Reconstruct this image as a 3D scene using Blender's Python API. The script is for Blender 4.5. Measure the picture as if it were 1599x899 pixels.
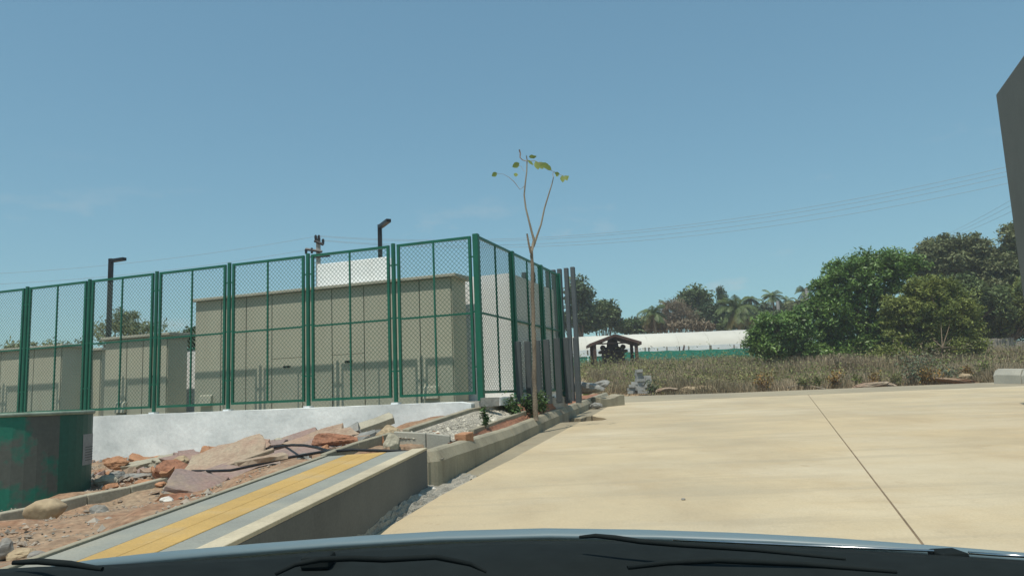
import bpy, math, random
import numpy as np
from mathutils import Matrix, Vector, noise

# ---------------------------------------------------------------- camera, sky, sun, exposure
sc = bpy.context.scene
for o in list(bpy.data.objects):
    bpy.data.objects.remove(o)
EYE = 1.2                                   # eye height above the road under the car, metres
F_PX = 1200.0
cam_d = bpy.data.cameras.new('camera')
cam = bpy.data.objects.new('camera', cam_d)
sc.collection.objects.link(cam)
CAM_R = Matrix.Rotation(math.radians(98), 3, 'X') @ Matrix.Rotation(math.radians(-2.37), 3, 'Z')
cam.matrix_world = Matrix.Translation((0, 0, EYE)) @ CAM_R.to_4x4()
cam_d.sensor_width = 36.0
cam_d.lens = F_PX / 1599 * 36
cam_d.clip_start = 0.05
cam_d.clip_end = 6000
sc.camera = cam

TH = math.radians(19.5)                     # the compound and the road are turned by this against the view
UX, UY = math.sin(TH), math.cos(TH)         # u: away along the road; v: to the right along the front fence
VX, VY = math.cos(TH), -math.sin(TH)
SUN_T = Vector((0.86 * UX + 0.10 * VX, 0.86 * UY + 0.10 * VY, -2.15)).normalized()   # direction the sunlight travels
sun_el = math.asin(-SUN_T.z)
sun_rot = math.atan2(-SUN_T.x, -SUN_T.y)

world = bpy.data.worlds.new('World')
sc.world = world
world.use_nodes = True
wn = world.node_tree
wn.nodes.clear()
w_out = wn.nodes.new('ShaderNodeOutputWorld')
w_bg = wn.nodes.new('ShaderNodeBackground')
w_sky = wn.nodes.new('ShaderNodeTexSky')
w_sky.sky_type = 'NISHITA'
w_sky.sun_disc = False
w_sky.sun_elevation = sun_el
w_sky.sun_rotation = sun_rot
w_sky.altitude = 900
w_sky.air_density = 1.3
w_sky.dust_density = 1.6
w_sky.ozone_density = 1.2
w_bg.inputs['Strength'].default_value = 0.15
w_tint = wn.nodes.new('ShaderNodeMix')           # dusty, slightly green tropical sky
w_tint.data_type = 'RGBA'
w_tint.blend_type = 'MULTIPLY'
w_tint.inputs['Factor'].default_value = 1.0
w_tint.inputs['B'].default_value = (0.80, 1.22, 1.30, 1)
w_gam = wn.nodes.new('ShaderNodeGamma')          # even, hazy sky: less contrast between overhead and horizon
w_gam.inputs['Gamma'].default_value = 0.65
wn.links.new(w_sky.outputs[0], w_gam.inputs['Color'])
wn.links.new(w_gam.outputs[0], w_tint.inputs['A'])
# a few thin fair-weather clouds low in the sky, all the way round
w_tc = wn.nodes.new('ShaderNodeTexCoord')
w_mp = wn.nodes.new('ShaderNodeMapping')
w_mp.inputs['Scale'].default_value = (1, 1, 2.6)
w_mp.inputs['Location'].default_value = (0.35, 0.1, 0.0)
w_no = wn.nodes.new('ShaderNodeTexNoise')
w_no.inputs['Scale'].default_value = 7.0
w_no.inputs['Detail'].default_value = 7
w_no.inputs['Roughness'].default_value = 0.6
w_cr = wn.nodes.new('ShaderNodeValToRGB')
w_cr.color_ramp.elements[0].position = 0.60
w_cr.color_ramp.elements[0].color = (0, 0, 0, 1)
w_cr.color_ramp.elements[1].position = 0.78
w_cr.color_ramp.elements[1].color = (0.6, 0.6, 0.6, 1)
w_sp = wn.nodes.new('ShaderNodeSeparateXYZ')
w_el = wn.nodes.new('ShaderNodeValToRGB')
w_el.color_ramp.elements[0].position = 0.16
w_el.color_ramp.elements[0].color = (1, 1, 1, 1)
w_el.color_ramp.elements[1].position = 0.30
w_el.color_ramp.elements[1].color = (0, 0, 0, 1)
w_mu = wn.nodes.new('ShaderNodeMath')
w_mu.operation = 'MULTIPLY'
w_mx = wn.nodes.new('ShaderNodeMix')
w_mx.data_type = 'RGBA'
w_mx.inputs['B'].default_value = (3.6, 3.9, 4.0, 1)
wn.links.new(w_tc.outputs['Generated'], w_mp.inputs['Vector'])
wn.links.new(w_mp.outputs[0], w_no.inputs['Vector'])
wn.links.new(w_no.outputs['Fac'], w_cr.inputs[0])
wn.links.new(w_tc.outputs['Generated'], w_sp.inputs[0])
wn.links.new(w_sp.outputs['Z'], w_el.inputs[0])
wn.links.new(w_cr.outputs[0], w_mu.inputs[0])
wn.links.new(w_el.outputs[0], w_mu.inputs[1])
wn.links.new(w_mu.outputs[0], w_mx.inputs['Factor'])
wn.links.new(w_tint.outputs['Result'], w_mx.inputs['A'])
wn.links.new(w_mx.outputs['Result'], w_bg.inputs['Color'])
wn.links.new(w_bg.outputs[0], w_out.inputs['Surface'])

sun_d = bpy.data.lights.new('sun', 'SUN')
sun_d.energy = 4.0
sun_d.angle = math.radians(0.55)
sun_d.color = (1.0, 0.935, 0.83)
sun = bpy.data.objects.new('sun', sun_d)
sc.collection.objects.link(sun)
sun.rotation_euler = SUN_T.to_track_quat('-Z', 'Y').to_euler()
sun.location = (-8, -10, 40)

sc.view_settings.view_transform = 'Standard'
sc.view_settings.look = 'None'
sc.view_settings.exposure = 0.0
sc.view_settings.gamma = 1.0
sc.view_settings.use_curve_mapping = False

# ---------------------------------------------------------------- helpers
COL = sc.collection
rng = np.random.default_rng(11)
random.seed(5)
V3 = Vector


def P(px, py, d):
    """World point seen at photograph pixel (px, py) at y = d metres ahead."""
    v = CAM_R @ V3(((px - 799.5) / F_PX, -(py - 449.5) / F_PX, -1.0))
    v *= d / v.y
    return v + V3((0, 0, EYE))


def road_z(y):
    return 0.03 * y


def on_road(px, py, dz=0.0):
    v = CAM_R @ V3(((px - 799.5) / F_PX, -(py - 449.5) / F_PX, -1.0))
    t = (dz - EYE) / (v.z - 0.03 * v.y)
    return v * t + V3((0, 0, EYE))


def lerp(a, b, t):
    return a + (b - a) * t


MATS = {}


def mat(name, col, rough=0.8, var=0.2, scale=4.0, bump=0.15, bscale=30.0, col2=None, island=0.0,
        metallic=0.0, spec=0.3, stretch=(1, 1, 1), fine=0.12, trans=0.0, stains=()):
    m = bpy.data.materials.new(name)
    m.use_nodes = True
    nt = m.node_tree
    N, L = nt.nodes, nt.links
    b = N['Principled BSDF']
    b.inputs['Roughness'].default_value = rough
    b.inputs['Metallic'].default_value = metallic
    b.inputs['Specular IOR Level'].default_value = spec
    tc = N.new('ShaderNodeTexCoord')
    mp = N.new('ShaderNodeMapping')
    mp.inputs['Scale'].default_value = stretch
    L.new(tc.outputs['Object'], mp.inputs['Vector'])
    n1 = N.new('ShaderNodeTexNoise')
    n1.inputs['Scale'].default_value = scale
    n1.inputs['Detail'].default_value = 6
    n1.inputs['Roughness'].default_value = 0.6
    L.new(mp.outputs[0], n1.inputs['Vector'])
    cr = N.new('ShaderNodeValToRGB')
    c2 = col2 if col2 else tuple(c * (1 - var) for c in col)
    c1 = col if col2 else tuple(min(1, c * (1 + var)) for c in col)
    cr.color_ramp.elements[0].position = 0.33
    cr.color_ramp.elements[1].position = 0.66
    cr.color_ramp.elements[0].color = (*c2, 1)
    cr.color_ramp.elements[1].color = (*c1, 1)
    L.new(n1.outputs['Fac'], cr.inputs[0])
    outc = cr.outputs[0]
    n2 = N.new('ShaderNodeTexNoise')
    n2.inputs['Scale'].default_value = bscale
    n2.inputs['Detail'].default_value = 4
    L.new(tc.outputs['Object'], n2.inputs['Vector'])
    for (scol, sscale, lo, hi, amt, sstr) in stains:
        sm_ = N.new('ShaderNodeMapping')
        sm_.inputs['Scale'].default_value = sstr
        sm_.inputs['Location'].default_value = (sscale * 3.7, sscale, 1.3)
        L.new(tc.outputs['Object'], sm_.inputs['Vector'])
        sn = N.new('ShaderNodeTexNoise')
        sn.inputs['Scale'].default_value = sscale
        sn.inputs['Detail'].default_value = 9
        sn.inputs['Roughness'].default_value = 0.65
        L.new(sm_.outputs[0], sn.inputs['Vector'])
        sr = N.new('ShaderNodeMapRange')
        sr.inputs['From Min'].default_value = lo
        sr.inputs['From Max'].default_value = hi
        sr.inputs['To Max'].default_value = amt
        L.new(sn.outputs['Fac'], sr.inputs['Value'])
        sx_ = N.new('ShaderNodeMix')
        sx_.data_type = 'RGBA'
        sx_.inputs['B'].default_value = (*scol, 1)
        L.new(sr.outputs[0], sx_.inputs['Factor'])
        L.new(outc, sx_.inputs['A'])
        outc = sx_.outputs['Result']
    if fine > 0:
        mr = N.new('ShaderNodeMapRange')
        mr.inputs['From Min'].default_value = 0.25
        mr.inputs['From Max'].default_value = 0.75
        mr.inputs['To Min'].default_value = 1 - fine
        mr.inputs['To Max'].default_value = 1 + fine
        L.new(n2.outputs['Fac'], mr.inputs['Value'])
        vm = N.new('ShaderNodeVectorMath')
        vm.operation = 'SCALE'
        L.new(outc, vm.inputs[0])
        L.new(mr.outputs[0], vm.inputs['Scale'])
        outc = vm.outputs[0]
    if island > 0:
        g = N.new('ShaderNodeNewGeometry')
        mr2 = N.new('ShaderNodeMapRange')
        mr2.inputs['To Min'].default_value = 1 - island
        mr2.inputs['To Max'].default_value = 1 + island
        L.new(g.outputs['Random Per Island'], mr2.inputs['Value'])
        vm2 = N.new('ShaderNodeVectorMath')
        vm2.operation = 'SCALE'
        L.new(outc, vm2.inputs[0])
        L.new(mr2.outputs[0], vm2.inputs['Scale'])
        outc = vm2.outputs[0]
    L.new(outc, b.inputs['Base Color'])
    if bump > 0:
        bp = N.new('ShaderNodeBump')
        bp.inputs['Strength'].default_value = bump
        bp.inputs['Distance'].default_value = 0.02
        L.new(n2.outputs['Fac'], bp.inputs['Height'])
        L.new(bp.outputs[0], b.inputs['Normal'])
    if trans > 0:
        tr = N.new('ShaderNodeBsdfTranslucent')
        L.new(outc, tr.inputs['Color'])
        mx = N.new('ShaderNodeMixShader')
        mx.inputs[0].default_value = trans
        L.new(b.outputs[0], mx.inputs[1])
        L.new(tr.outputs[0], mx.inputs[2])
        L.new(mx.outputs[0], N['Material Output'].inputs['Surface'])
    MATS[name] = m
    return m


class MB:
    """collects boxes, tubes and polygons and links them as one mesh"""

    def __init__(s):
        s.v, s.f = [], []

    def poly(s, pts):
        n = len(s.v)
        s.v += [tuple(p) for p in pts]
        s.f.append(tuple(range(n, n + len(pts))))
        return s

    def hexa(s, p):
        """p: 4 bottom points then 4 top points, counter-clockwise from above"""
        n = len(s.v)
        s.v += [tuple(q) for q in p]
        for f in ((3, 2, 1, 0), (4, 5, 6, 7), (0, 1, 5, 4), (1, 2, 6, 5), (2, 3, 7, 6), (3, 0, 4, 7)):
            s.f.append(tuple(n + i for i in f))
        return s

    def box(s, x0, x1, y0, y1, z0, z1, M=None):
        p = [V3(q) for q in ((x0, y0, z0), (x1, y0, z0), (x1, y1, z0), (x0, y1, z0),
                             (x0, y0, z1), (x1, y0, z1), (x1, y1, z1), (x0, y1, z1))]
        if M is not None:
            p = [M @ q for q in p]
        return s.hexa(p)

    def tube(s, pts, radii, n=6, cap=True):
        pts = [V3(p) for p in pts]
        if not hasattr(radii, '__len__'):
            radii = [radii] * len(pts)
        base = len(s.v)
        prev = None
        for i, p in enumerate(pts):
            t = (pts[min(i + 1, len(pts) - 1)] - pts[max(i - 1, 0)]).normalized()
            ref = V3((0, 0, 1)) if abs(t.z) < 0.9 else V3((1, 0, 0))
            a = t.cross(ref).normalized() if prev is None else (prev - t * prev.dot(t)).normalized()
            prev = a
            b = t.cross(a)
            for k in range(n):
                w = 2 * math.pi * k / n
                s.v.append(tuple(p + (a * math.cos(w) + b * math.sin(w)) * radii[i]))
        for i in range(len(pts) - 1):
            for k in range(n):
                k2 = (k + 1) % n
                s.f.append((base + i * n + k, base + i * n + k2, base + (i + 1) * n + k2, base + (i + 1) * n + k))
        if cap:
            s.f.append(tuple(base + k for k in range(n)))
            s.f.append(tuple(base + (len(pts) - 1) * n + k for k in reversed(range(n))))
        return s

    def mesh(s, name):
        me = bpy.data.meshes.new(name)
        me.from_pydata(s.v, [], s.f)
        me.update()
        return me

    def build(s, name, m, parent=None, smooth=False, bevel=0.0, segs=2):
        o = bpy.data.objects.new(name, s.mesh(name))
        return link(o, m, parent, smooth, bevel, segs)


def link(o, m, parent=None, smooth=False, bevel=0.0, segs=2):
    COL.objects.link(o)
    if m is not None and o.type == 'MESH' and not o.data.materials:
        o.data.materials.append(MATS[m] if isinstance(m, str) else m)
    if parent is not None:
        o.parent = parent
        # meshes are written in world coordinates unless the parent frame is marked as local
        if not LOCAL.get(parent.name):
            o.matrix_parent_inverse = Matrix.Translation(-world_loc(parent))
        else:
            LOCAL[o.name] = True
    if smooth:
        for p in o.data.polygons:
            p.use_smooth = True
    if bevel > 0:
        b = o.modifiers.new('bevel', 'BEVEL')
        b.width = bevel
        b.segments = segs
        b.limit_method = 'ANGLE'
        b.angle_limit = math.radians(40)
    return o


LOCAL = {}


def world_loc(o):
    p = V3(o.location)
    return p


def thing(name, label, cat, loc, group=None, rz=None):
    e = bpy.data.objects.new(name, None)
    e.empty_display_size = 0.3
    COL.objects.link(e)
    e.location = loc
    if rz is not None:
        e.rotation_euler = (0, 0, rz)
        LOCAL[e.name] = True
    tag(e, label, cat, group)
    return e


def tag(o, label=None, cat=None, group=None, kind=None):
    if label:
        o['label'] = label
    if cat:
        o['category'] = cat
    if group:
        o['group'] = group
    if kind:
        o['kind'] = kind
    return o


def quads(name, verts, m, parent=None):
    """one mesh of loose quads from an (n*4, 3) array"""
    n = len(verts) // 4
    me = bpy.data.meshes.new(name)
    me.vertices.add(n * 4)
    me.vertices.foreach_set('co', np.asarray(verts, dtype=np.float32).ravel())
    me.loops.add(n * 4)
    me.loops.foreach_set('vertex_index', np.arange(n * 4, dtype=np.int32))
    me.polygons.add(n)
    me.polygons.foreach_set('loop_start', np.arange(0, n * 4, 4, dtype=np.int32))
    me.polygons.foreach_set('loop_total', np.full(n, 4, dtype=np.int32))
    me.update(calc_edges=True)
    return link(bpy.data.objects.new(name, me), m, parent)


def unit(a):
    return a / (np.linalg.norm(a, axis=1, keepdims=True) + 1e-9)


def leaf_quads(c, length, width, r, flat=0.5, droop=0.0):
    n = len(c)
    nrm = r.normal(size=(n, 3))
    nrm[:, 2] = np.abs(nrm[:, 2]) + flat
    nrm = unit(nrm)
    a = r.normal(size=(n, 3))
    a[:, 2] -= droop
    a = unit(a - nrm * np.sum(a * nrm, axis=1, keepdims=True))
    b = np.cross(nrm, a)
    L = (length * r.uniform(0.6, 1.3, (n, 1)))
    W = (width * r.uniform(0.6, 1.3, (n, 1)))
    v = np.empty((n, 4, 3))
    v[:, 0] = c - a * L * 0.5
    v[:, 1] = c + b * W * 0.5 - a * L * 0.05
    v[:, 2] = c + a * L * 0.5
    v[:, 3] = c - b * W * 0.5 - a * L * 0.05
    return v.reshape(-1, 3)


def crown_points(blobs, nclump, per, cr, r, low=-0.35):
    """leaf centres in clumps spread over the outside of several ellipsoids"""
    w = np.array([b[3] * b[4] + b[3] * b[5] for b in blobs])
    w = w / w.sum()
    idx = r.choice(len(blobs), nclump, p=w)
    B = np.array(blobs)[idx]
    d = unit(r.normal(size=(nclump, 3)))
    d[:, 2] = np.where(d[:, 2] < low, -d[:, 2] * 0.6, d[:, 2])
    cc = B[:, :3] + d * B[:, 3:6] * r.uniform(0.62, 1.04, (nclump, 1))
    sz = cr * r.uniform(0.5, 1.4, nclump)
    pts = np.repeat(cc, per, axis=0) + unit(r.normal(size=(nclump * per, 3))) * (
        np.repeat(sz, per)[:, None] * r.uniform(0, 1, (nclump * per, 1)) ** 0.5) * np.array([1, 1, 0.7])
    return pts, cc


def pixel_blobs(spec, d, depth=0.8):
    """[(px, py, half width px, half height px, forward shift)] -> ellipsoids at distance d"""
    out = []
    for s in spec:
        dd = d + (s[4] if len(s) > 4 else 0)
        c = P(s[0], s[1], dd)
        rx, rz = s[2] * dd / F_PX, s[3] * dd / F_PX
        out.append((c.x, c.y, c.z, rx, max(rx, rz) * depth, rz))
    return out


def tree(name, label, spec, d, leafmat, group, nclump=90, per=110, leaf=(0.3, 0.14), cr=0.9, seed=1, trunk_r=0.22,
         barkmat='bark', cat='tree', base=None, low=-0.35, flat=0.5, stems=1):
    r = np.random.default_rng(seed)
    blobs = pixel_blobs(spec, d)
    c0 = np.mean(np.array(blobs)[:, :3], axis=0)
    bz = ground_z(d)
    bx, by = (c0[0], c0[1]) if base is None else base
    e = thing(name, label, cat, (bx, by, bz), group)
    pts, cc = crown_points(blobs, nclump, per, cr, r, low)
    quads('crown', leaf_quads(pts, leaf[0], leaf[1], r, flat, 0.4), leafmat, e)
    mb = MB()
    hgt = max(0.5, c0[2] - bz)
    for s in range(stems):
        off = V3((r.normal() * 0.5, r.normal() * 0.4, 0)) if stems > 1 else V3((0, 0, 0))
        fork = V3((bx, by, bz)) + off * 2 + V3((0, 0, hgt * 0.45))
        mb.tube([V3((bx, by, bz - 0.3)) + off, lerp(V3((bx, by, bz)) + off, fork, 0.5) + V3((0.05, 0, 0)), fork],
                [trunk_r * 1.25, trunk_r, trunk_r * 0.8], 7)
        sel = r.choice(len(cc), min(len(cc), 14 if stems == 1 else 7), replace=False)
        for k in sel:
            q = V3(cc[k])
            mid = lerp(fork, q, 0.5) + V3((r.normal() * 0.2, r.normal() * 0.2, -0.15 * hgt * 0.3))
            mb.tube([fork, mid, q], [trunk_r * 0.5, trunk_r * 0.3, 0.02], 5, cap=False)
    mb.build('trunk', barkmat, e)
    return e


def ground_z(y):
    return 0.93 + 0.065 * min(max(y - 33.6, 0), 26.4) if y > 33 else road_z(y) - 0.06


def rock_mesh(size, seed, rough=0.22, flat=0.75, sub=2, blocky=0.0):
    r = np.random.default_rng(seed)
    import bmesh
    bm = bmesh.new()
    bmesh.ops.create_icosphere(bm, subdivisions=sub, radius=1.0)
    k = r.normal(size=(9, 3))
    k = k / np.linalg.norm(k, axis=1, keepdims=True)
    off = r.uniform(0.62, 0.95, 9)
    for v in bm.verts:
        p = np.array(v.co)
        for i in range(9):                  # chop flat facets
            t = p @ k[i]
            if t > off[i]:
                p = p - k[i] * (t - off[i]) * 0.9
        q_ = V3(p) * 1.7 + V3((seed * 3.1, seed * 1.7, 0))
        p = p * (1 + 0.16 * noise.fractal(q_, 0.9, 2.1, 5))
        v.co = V3((p[0] * size[0], p[1] * size[1], p[2] * size[2]))
    me = bpy.data.meshes.new('rock')
    bm.to_mesh(me)
    bm.free()
    return me


def rough_box(mb, sx, sy, sz, M, r, j=0.02, nx=4, ny=3):
    """a broken slab: a box with a jagged outline"""
    n = len(mb.v)
    ring = []
    for i in range(nx):
        ring.append((-sx / 2 + sx * i / nx, -sy / 2))
    for i in range(ny):
        ring.append((sx / 2, -sy / 2 + sy * i / ny))
    for i in range(nx):
        ring.append((sx / 2 - sx * i / nx, sy / 2))
    for i in range(ny):
        ring.append((-sx / 2, sy / 2 - sy * i / ny))
    m = len(ring)
    bot, top = [], []
    for (x, y) in ring:
        jx, jy = r.normal() * j, r.normal() * j
        top.append(M @ V3((x + jx, y + jy, sz / 2 + r.normal() * j * 0.15)))
        bot.append(M @ V3((x + jx * 0.5 + r.normal() * j * 0.4, y + jy * 0.5 + r.normal() * j * 0.4, -sz / 2)))
    mb.v += [tuple(q) for q in bot + top]
    mb.f.append(tuple(n + i for i in reversed(range(m))))
    mb.f.append(tuple(n + m + i for i in range(m)))
    for i in range(m):
        k = (i + 1) % m
        mb.f.append((n + i, n + k, n + m + k, n + m + i))


def rotm(rx=0, ry=0, rz=0, loc=(0, 0, 0)):
    return (Matrix.Translation(loc) @ Matrix.Rotation(math.radians(rz), 4, 'Z') @ Matrix.Rotation(math.radians(ry), 4, 'Y')
            @ Matrix.Rotation(math.radians(rx), 4, 'X'))


# ---------------------------------------------------------------- materials
mat('road_concrete', (0.535, 0.435, 0.275), 0.8, scale=0.5, col2=(0.43, 0.36, 0.24), bump=0.12, bscale=60, fine=0.09, stains=(((0.37, 0.28, 0.17), 0.8, 0.50, 0.76, 0.6, (1, .45, 1)), ((0.58, 0.51, 0.37), 0.35, 0.5, 0.7, 0.7, (.6, 1, 1)), ((0.34, 0.285, 0.195), 6.0, 0.58, 0.78, 0.5, (1, 1, 1)), ((0.28, 0.18, 0.10), 2.2, 0.66, 0.74, 0.6, (1, .7, 1)), ((0.36, 0.31, 0.22), 1.4, 0.52, 0.62, 0.35, (.18, 1.6, 1))))
mat('joint_sealer', (0.2, 0.15, 0.095), 0.9, var=.2)
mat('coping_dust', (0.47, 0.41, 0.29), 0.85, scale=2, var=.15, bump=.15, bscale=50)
mat('gutter_concrete', (0.33, 0.285, 0.195), 0.85, scale=0.8, col2=(0.25, 0.22, 0.155), bump=0.15, bscale=45, stains=(((0.17, 0.13, 0.09), 1.6, 0.55, 0.75, 0.6, (1, 1, 1)),))
mat('edge_concrete', (0.36, 0.31, 0.21), 0.85, scale=0.5, col2=(0.27, 0.235, 0.17), bump=0.1, bscale=40)
mat('kerb_concrete', (0.36, 0.325, 0.235), 0.85, scale=1.6, col2=(0.25, 0.23, 0.17), bump=0.2, bscale=50, stains=(((0.16, 0.13, 0.09), 2.6, 0.54, 0.72, 0.6, (1, 1, .35)), ((0.34, 0.22, 0.13), 1.1, 0.58, 0.75, 0.5, (1, 1, 1))))
mat('ramp_wall_dark', (0.15, 0.155, 0.145), 0.85, scale=1.0, col2=(0.105, 0.11, 0.105), bump=0.12, bscale=50)  # dark grey for the ramp wall face, darker than the coping above
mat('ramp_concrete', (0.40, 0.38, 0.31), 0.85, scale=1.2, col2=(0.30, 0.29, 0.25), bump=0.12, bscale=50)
mat('tile_yellow', (0.50, 0.325, 0.105), 0.75, scale=2.5, col2=(0.42, 0.275, 0.095), bump=0.1, bscale=80, island=0.04, stains=(((0.42, 0.36, 0.25), 2.0, 0.52, 0.75, 0.5, (1, 1, 1)),))
mat('tile_grey', (0.29, 0.295, 0.25), 0.75, scale=2.0, col2=(0.235, 0.24, 0.21), bump=0.1, bscale=80, stains=(((0.40, 0.34, 0.24), 1.5, 0.52, 0.75, 0.45, (1, 1, 1)),))
mat('red_soil', (0.275, 0.16, 0.095), 0.95, scale=0.9, col2=(0.30, 0.23, 0.155), bump=0.9, bscale=16, fine=0.4, stains=(((0.24, 0.10, 0.05), 1.3, .5, .68, .75, (1, 1, 1)), ((0.33, 0.27, 0.19), 2.1, .52, .7, .6, (1, 1, 1))))
mat('brick_soil', (0.33, 0.155, 0.09), 0.95, scale=5, col2=(0.24, 0.12, 0.075), bump=0.8, bscale=26, fine=0.3)
mat('field_soil', (0.34, 0.25, 0.16), 0.95, scale=0.4, col2=(0.26, 0.20, 0.125), bump=0.5, bscale=6, fine=0.2)
mat('compound_paving', (0.40, 0.38, 0.33), 0.9, scale=1.0, bump=0.2)
mat('gravel', (0.36, 0.34, 0.28), 0.95, scale=5, col2=(0.27, 0.25, 0.21), bump=0.8, bscale=45, fine=0.3)
mat('pebble', (0.42, 0.39, 0.32), 0.9, scale=6, var=0.25, bump=0.1, island=0.35)
mat('rubble_bits', (0.32, 0.24, 0.17), 0.9, scale=3, col2=(0.28, 0.27, 0.235), bump=0.1, island=0.4)
mat('whitewash', (0.84, 0.87, 0.85), 0.85, scale=0.55, col2=(0.50, 0.54, 0.535), bump=0.25, bscale=14, fine=0.07, stretch=(1, 1, 1.6))
mat('white_paint', (0.86, 0.86, 0.83), 0.8, scale=1, var=0.03, bump=0.05, stains=(((0.66, 0.63, 0.56), 1.2, 0.56, 0.8, 0.4, (1, 1, .25)),))
mat('white_shoe', (0.7, 0.72, 0.72), 0.7, var=0.1)
mat('green_paint', (0.006, 0.105, 0.062), 0.42, scale=3, var=0.14, bump=0.03, spec=0.45, fine=0.08)
mat('green_wire', (0.010, 0.085, 0.052), 0.5, scale=3, var=0.1, bump=0, spec=0.4, fine=0)
mat('kiosk_paint', (0.41, 0.405, 0.315), 0.6, scale=0.7, var=0.05, bump=0.05, bscale=90, fine=0.03, stains=(((0.33, 0.31, 0.24), 1.5, 0.52, 0.75, 0.5, (1, 1, .12)),))
mat('kiosk_gap', (0.06, 0.06, 0.05), 0.9, var=0.1)
mat('kiosk_roof', (0.40, 0.385, 0.31), 0.7, scale=2, var=0.1)
mat('black_metal', (0.012, 0.014, 0.016), 0.45, var=0.15, bump=0.02)
mat('grey_post', (0.075, 0.088, 0.092), 0.6, scale=2, var=0.1, bump=0.04)
mat('building_grey', (0.14, 0.148, 0.135), 0.85, scale=0.35, var=0.12, bump=0.15, bscale=25, fine=0.08, stains=(((0.10, 0.10, 0.09), 0.9, 0.5, 0.75, 0.5, (1, 1, .15)),))
mat('bark', (0.20, 0.15, 0.10), 0.9, scale=8, col2=(0.12, 0.09, 0.06), bump=0.5, bscale=20)
mat('bark_pale', (0.30, 0.265, 0.20), 0.9, scale=9, col2=(0.19, 0.155, 0.115), bump=0.4, bscale=30, stretch=(1, 1, 0.2))
mat('sapling_bark', (0.25, 0.205, 0.15), 0.9, scale=7, col2=(0.15, 0.12, 0.09), bump=0.8, bscale=40, stretch=(1, 1, 0.25), fine=.3)
mat('twig', (0.30, 0.22, 0.16), 0.9, scale=6, var=0.2, bump=0)
mat('leaf_mango', (0.18, 0.285, 0.068), 0.45, scale=0.5, col2=(0.095, 0.18, 0.05), bump=0, island=0.5, spec=0.4, fine=0, trans=0.3)
mat('leaf_feather', (0.25, 0.275, 0.07), 0.6, scale=0.6, col2=(0.145, 0.19, 0.052), bump=0, island=0.5, fine=0, trans=0.3)
mat('leaf_dusty', (0.225, 0.245, 0.115), 0.7, scale=0.5, col2=(0.135, 0.16, 0.075), bump=0, island=0.5, fine=0, trans=0.25)
mat('leaf_dark', (0.105, 0.145, 0.06), 0.6, scale=0.5, col2=(0.06, 0.095, 0.045), bump=0, island=0.5, fine=0, trans=0.2)
mat('leaf_mid', (0.15, 0.19, 0.07), 0.6, scale=0.5, col2=(0.085, 0.13, 0.05), bump=0, island=0.5, fine=0, trans=0.25)
mat('leaf_shrub', (0.085, 0.15, 0.045), 0.5, scale=3, col2=(0.05, 0.10, 0.035), bump=0, island=0.45, fine=0, trans=0.25)
mat('leaf_brown', (0.24, 0.185, 0.12), 0.8, scale=0.5, col2=(0.17, 0.14, 0.09), bump=0, island=0.3, fine=0)
mat('leaf_young', (0.27, 0.33, 0.09), 0.5, scale=4, col2=(0.19, 0.25, 0.07), bump=0, island=0.3, fine=0, trans=0.5)
mat('leaf_palm', (0.15, 0.195, 0.065), 0.5, scale=1, col2=(0.09, 0.13, 0.05), bump=0, island=0.35, fine=0, trans=0.25)
mat('leaf_palm_dry', (0.28, 0.23, 0.08), 0.6, scale=1, col2=(0.18, 0.16, 0.06), bump=0, island=0.3, fine=0, trans=0.2)
mat('dry_grass', (0.47, 0.375, 0.25), 0.9, scale=0.22, col2=(0.26, 0.215, 0.13), bump=0, island=0.6, fine=0, trans=0.3)
mat('weed_green', (0.17, 0.215, 0.065), 0.8, scale=0.3, col2=(0.27, 0.245, 0.12), bump=0, island=0.5, fine=0, trans=0.3)
mat('orange_leaf', (0.30, 0.16, 0.04), 0.8, scale=2, col2=(0.16, 0.13, 0.04), bump=0, island=0.4, fine=0)
mat('grey_green', (0.13, 0.16, 0.10), 0.8, scale=1, col2=(0.09, 0.12, 0.07), bump=0, island=0.4, fine=0)
mat('tarpaulin', (0.56, 0.545, 0.475), 0.6, scale=0.15, var=0.07, bump=0.25, bscale=0.8, fine=0.05)
mat('tarpaulin_edge', (0.70, 0.75, 0.75), 0.6, scale=0.3, var=0.06, bump=0.1, bscale=1)
mat('shade_net', (0.03, 0.26, 0.18), 0.8, scale=0.6, col2=(0.022, 0.20, 0.14), bump=0.2, bscale=4)
mat('shrine_wood', (0.085, 0.05, 0.04), 0.85, scale=2, var=0.3, bump=0.2)
mat('shrine_stone', (0.05, 0.032, 0.028), 0.9, scale=2, var=0.35, bump=0.3)
mat('grey_block', (0.33, 0.33, 0.31), 0.9, scale=3, var=0.25, bump=0.3, island=0.2)
mat('pole_concrete', (0.33, 0.31, 0.28), 0.9, scale=3, var=0.15)
mat('wire_grey', (0.27, 0.31, 0.34), 0.6, var=0.05, bump=0, fine=0)
mat('fence_wood', (0.27, 0.25, 0.21), 0.9, scale=3, var=0.2, bump=0.2, island=0.2)
mat('barrier', (0.44, 0.42, 0.35), 0.85, scale=1.5, col2=(0.35, 0.34, 0.29), bump=0.15)
mat('tank_paint', (0.018, 0.125, 0.085), 0.5, scale=1.2, col2=(0.022, 0.085, 0.065), bump=0.08, bscale=20, fine=0.12, stretch=(1, 1, 0.25))
mat('tank_faded', (0.105, 0.115, 0.098), 0.55, scale=1.3, col2=(0.02, 0.17, 0.115), bump=0.08, bscale=20, fine=0.12)
MATS['tank_faded'].node_tree.nodes['Color Ramp'].color_ramp.elements[0].position = .46
MATS['tank_faded'].node_tree.nodes['Color Ramp'].color_ramp.elements[1].position = .53
mat('tank_rim', (0.22, 0.28, 0.22), 0.6, var=0.25)
mat('paper', (0.30, 0.31, 0.30), 0.8, var=0.1)
mat('print_grey', (0.13, 0.14, 0.14), 0.8, var=0.1)
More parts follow.
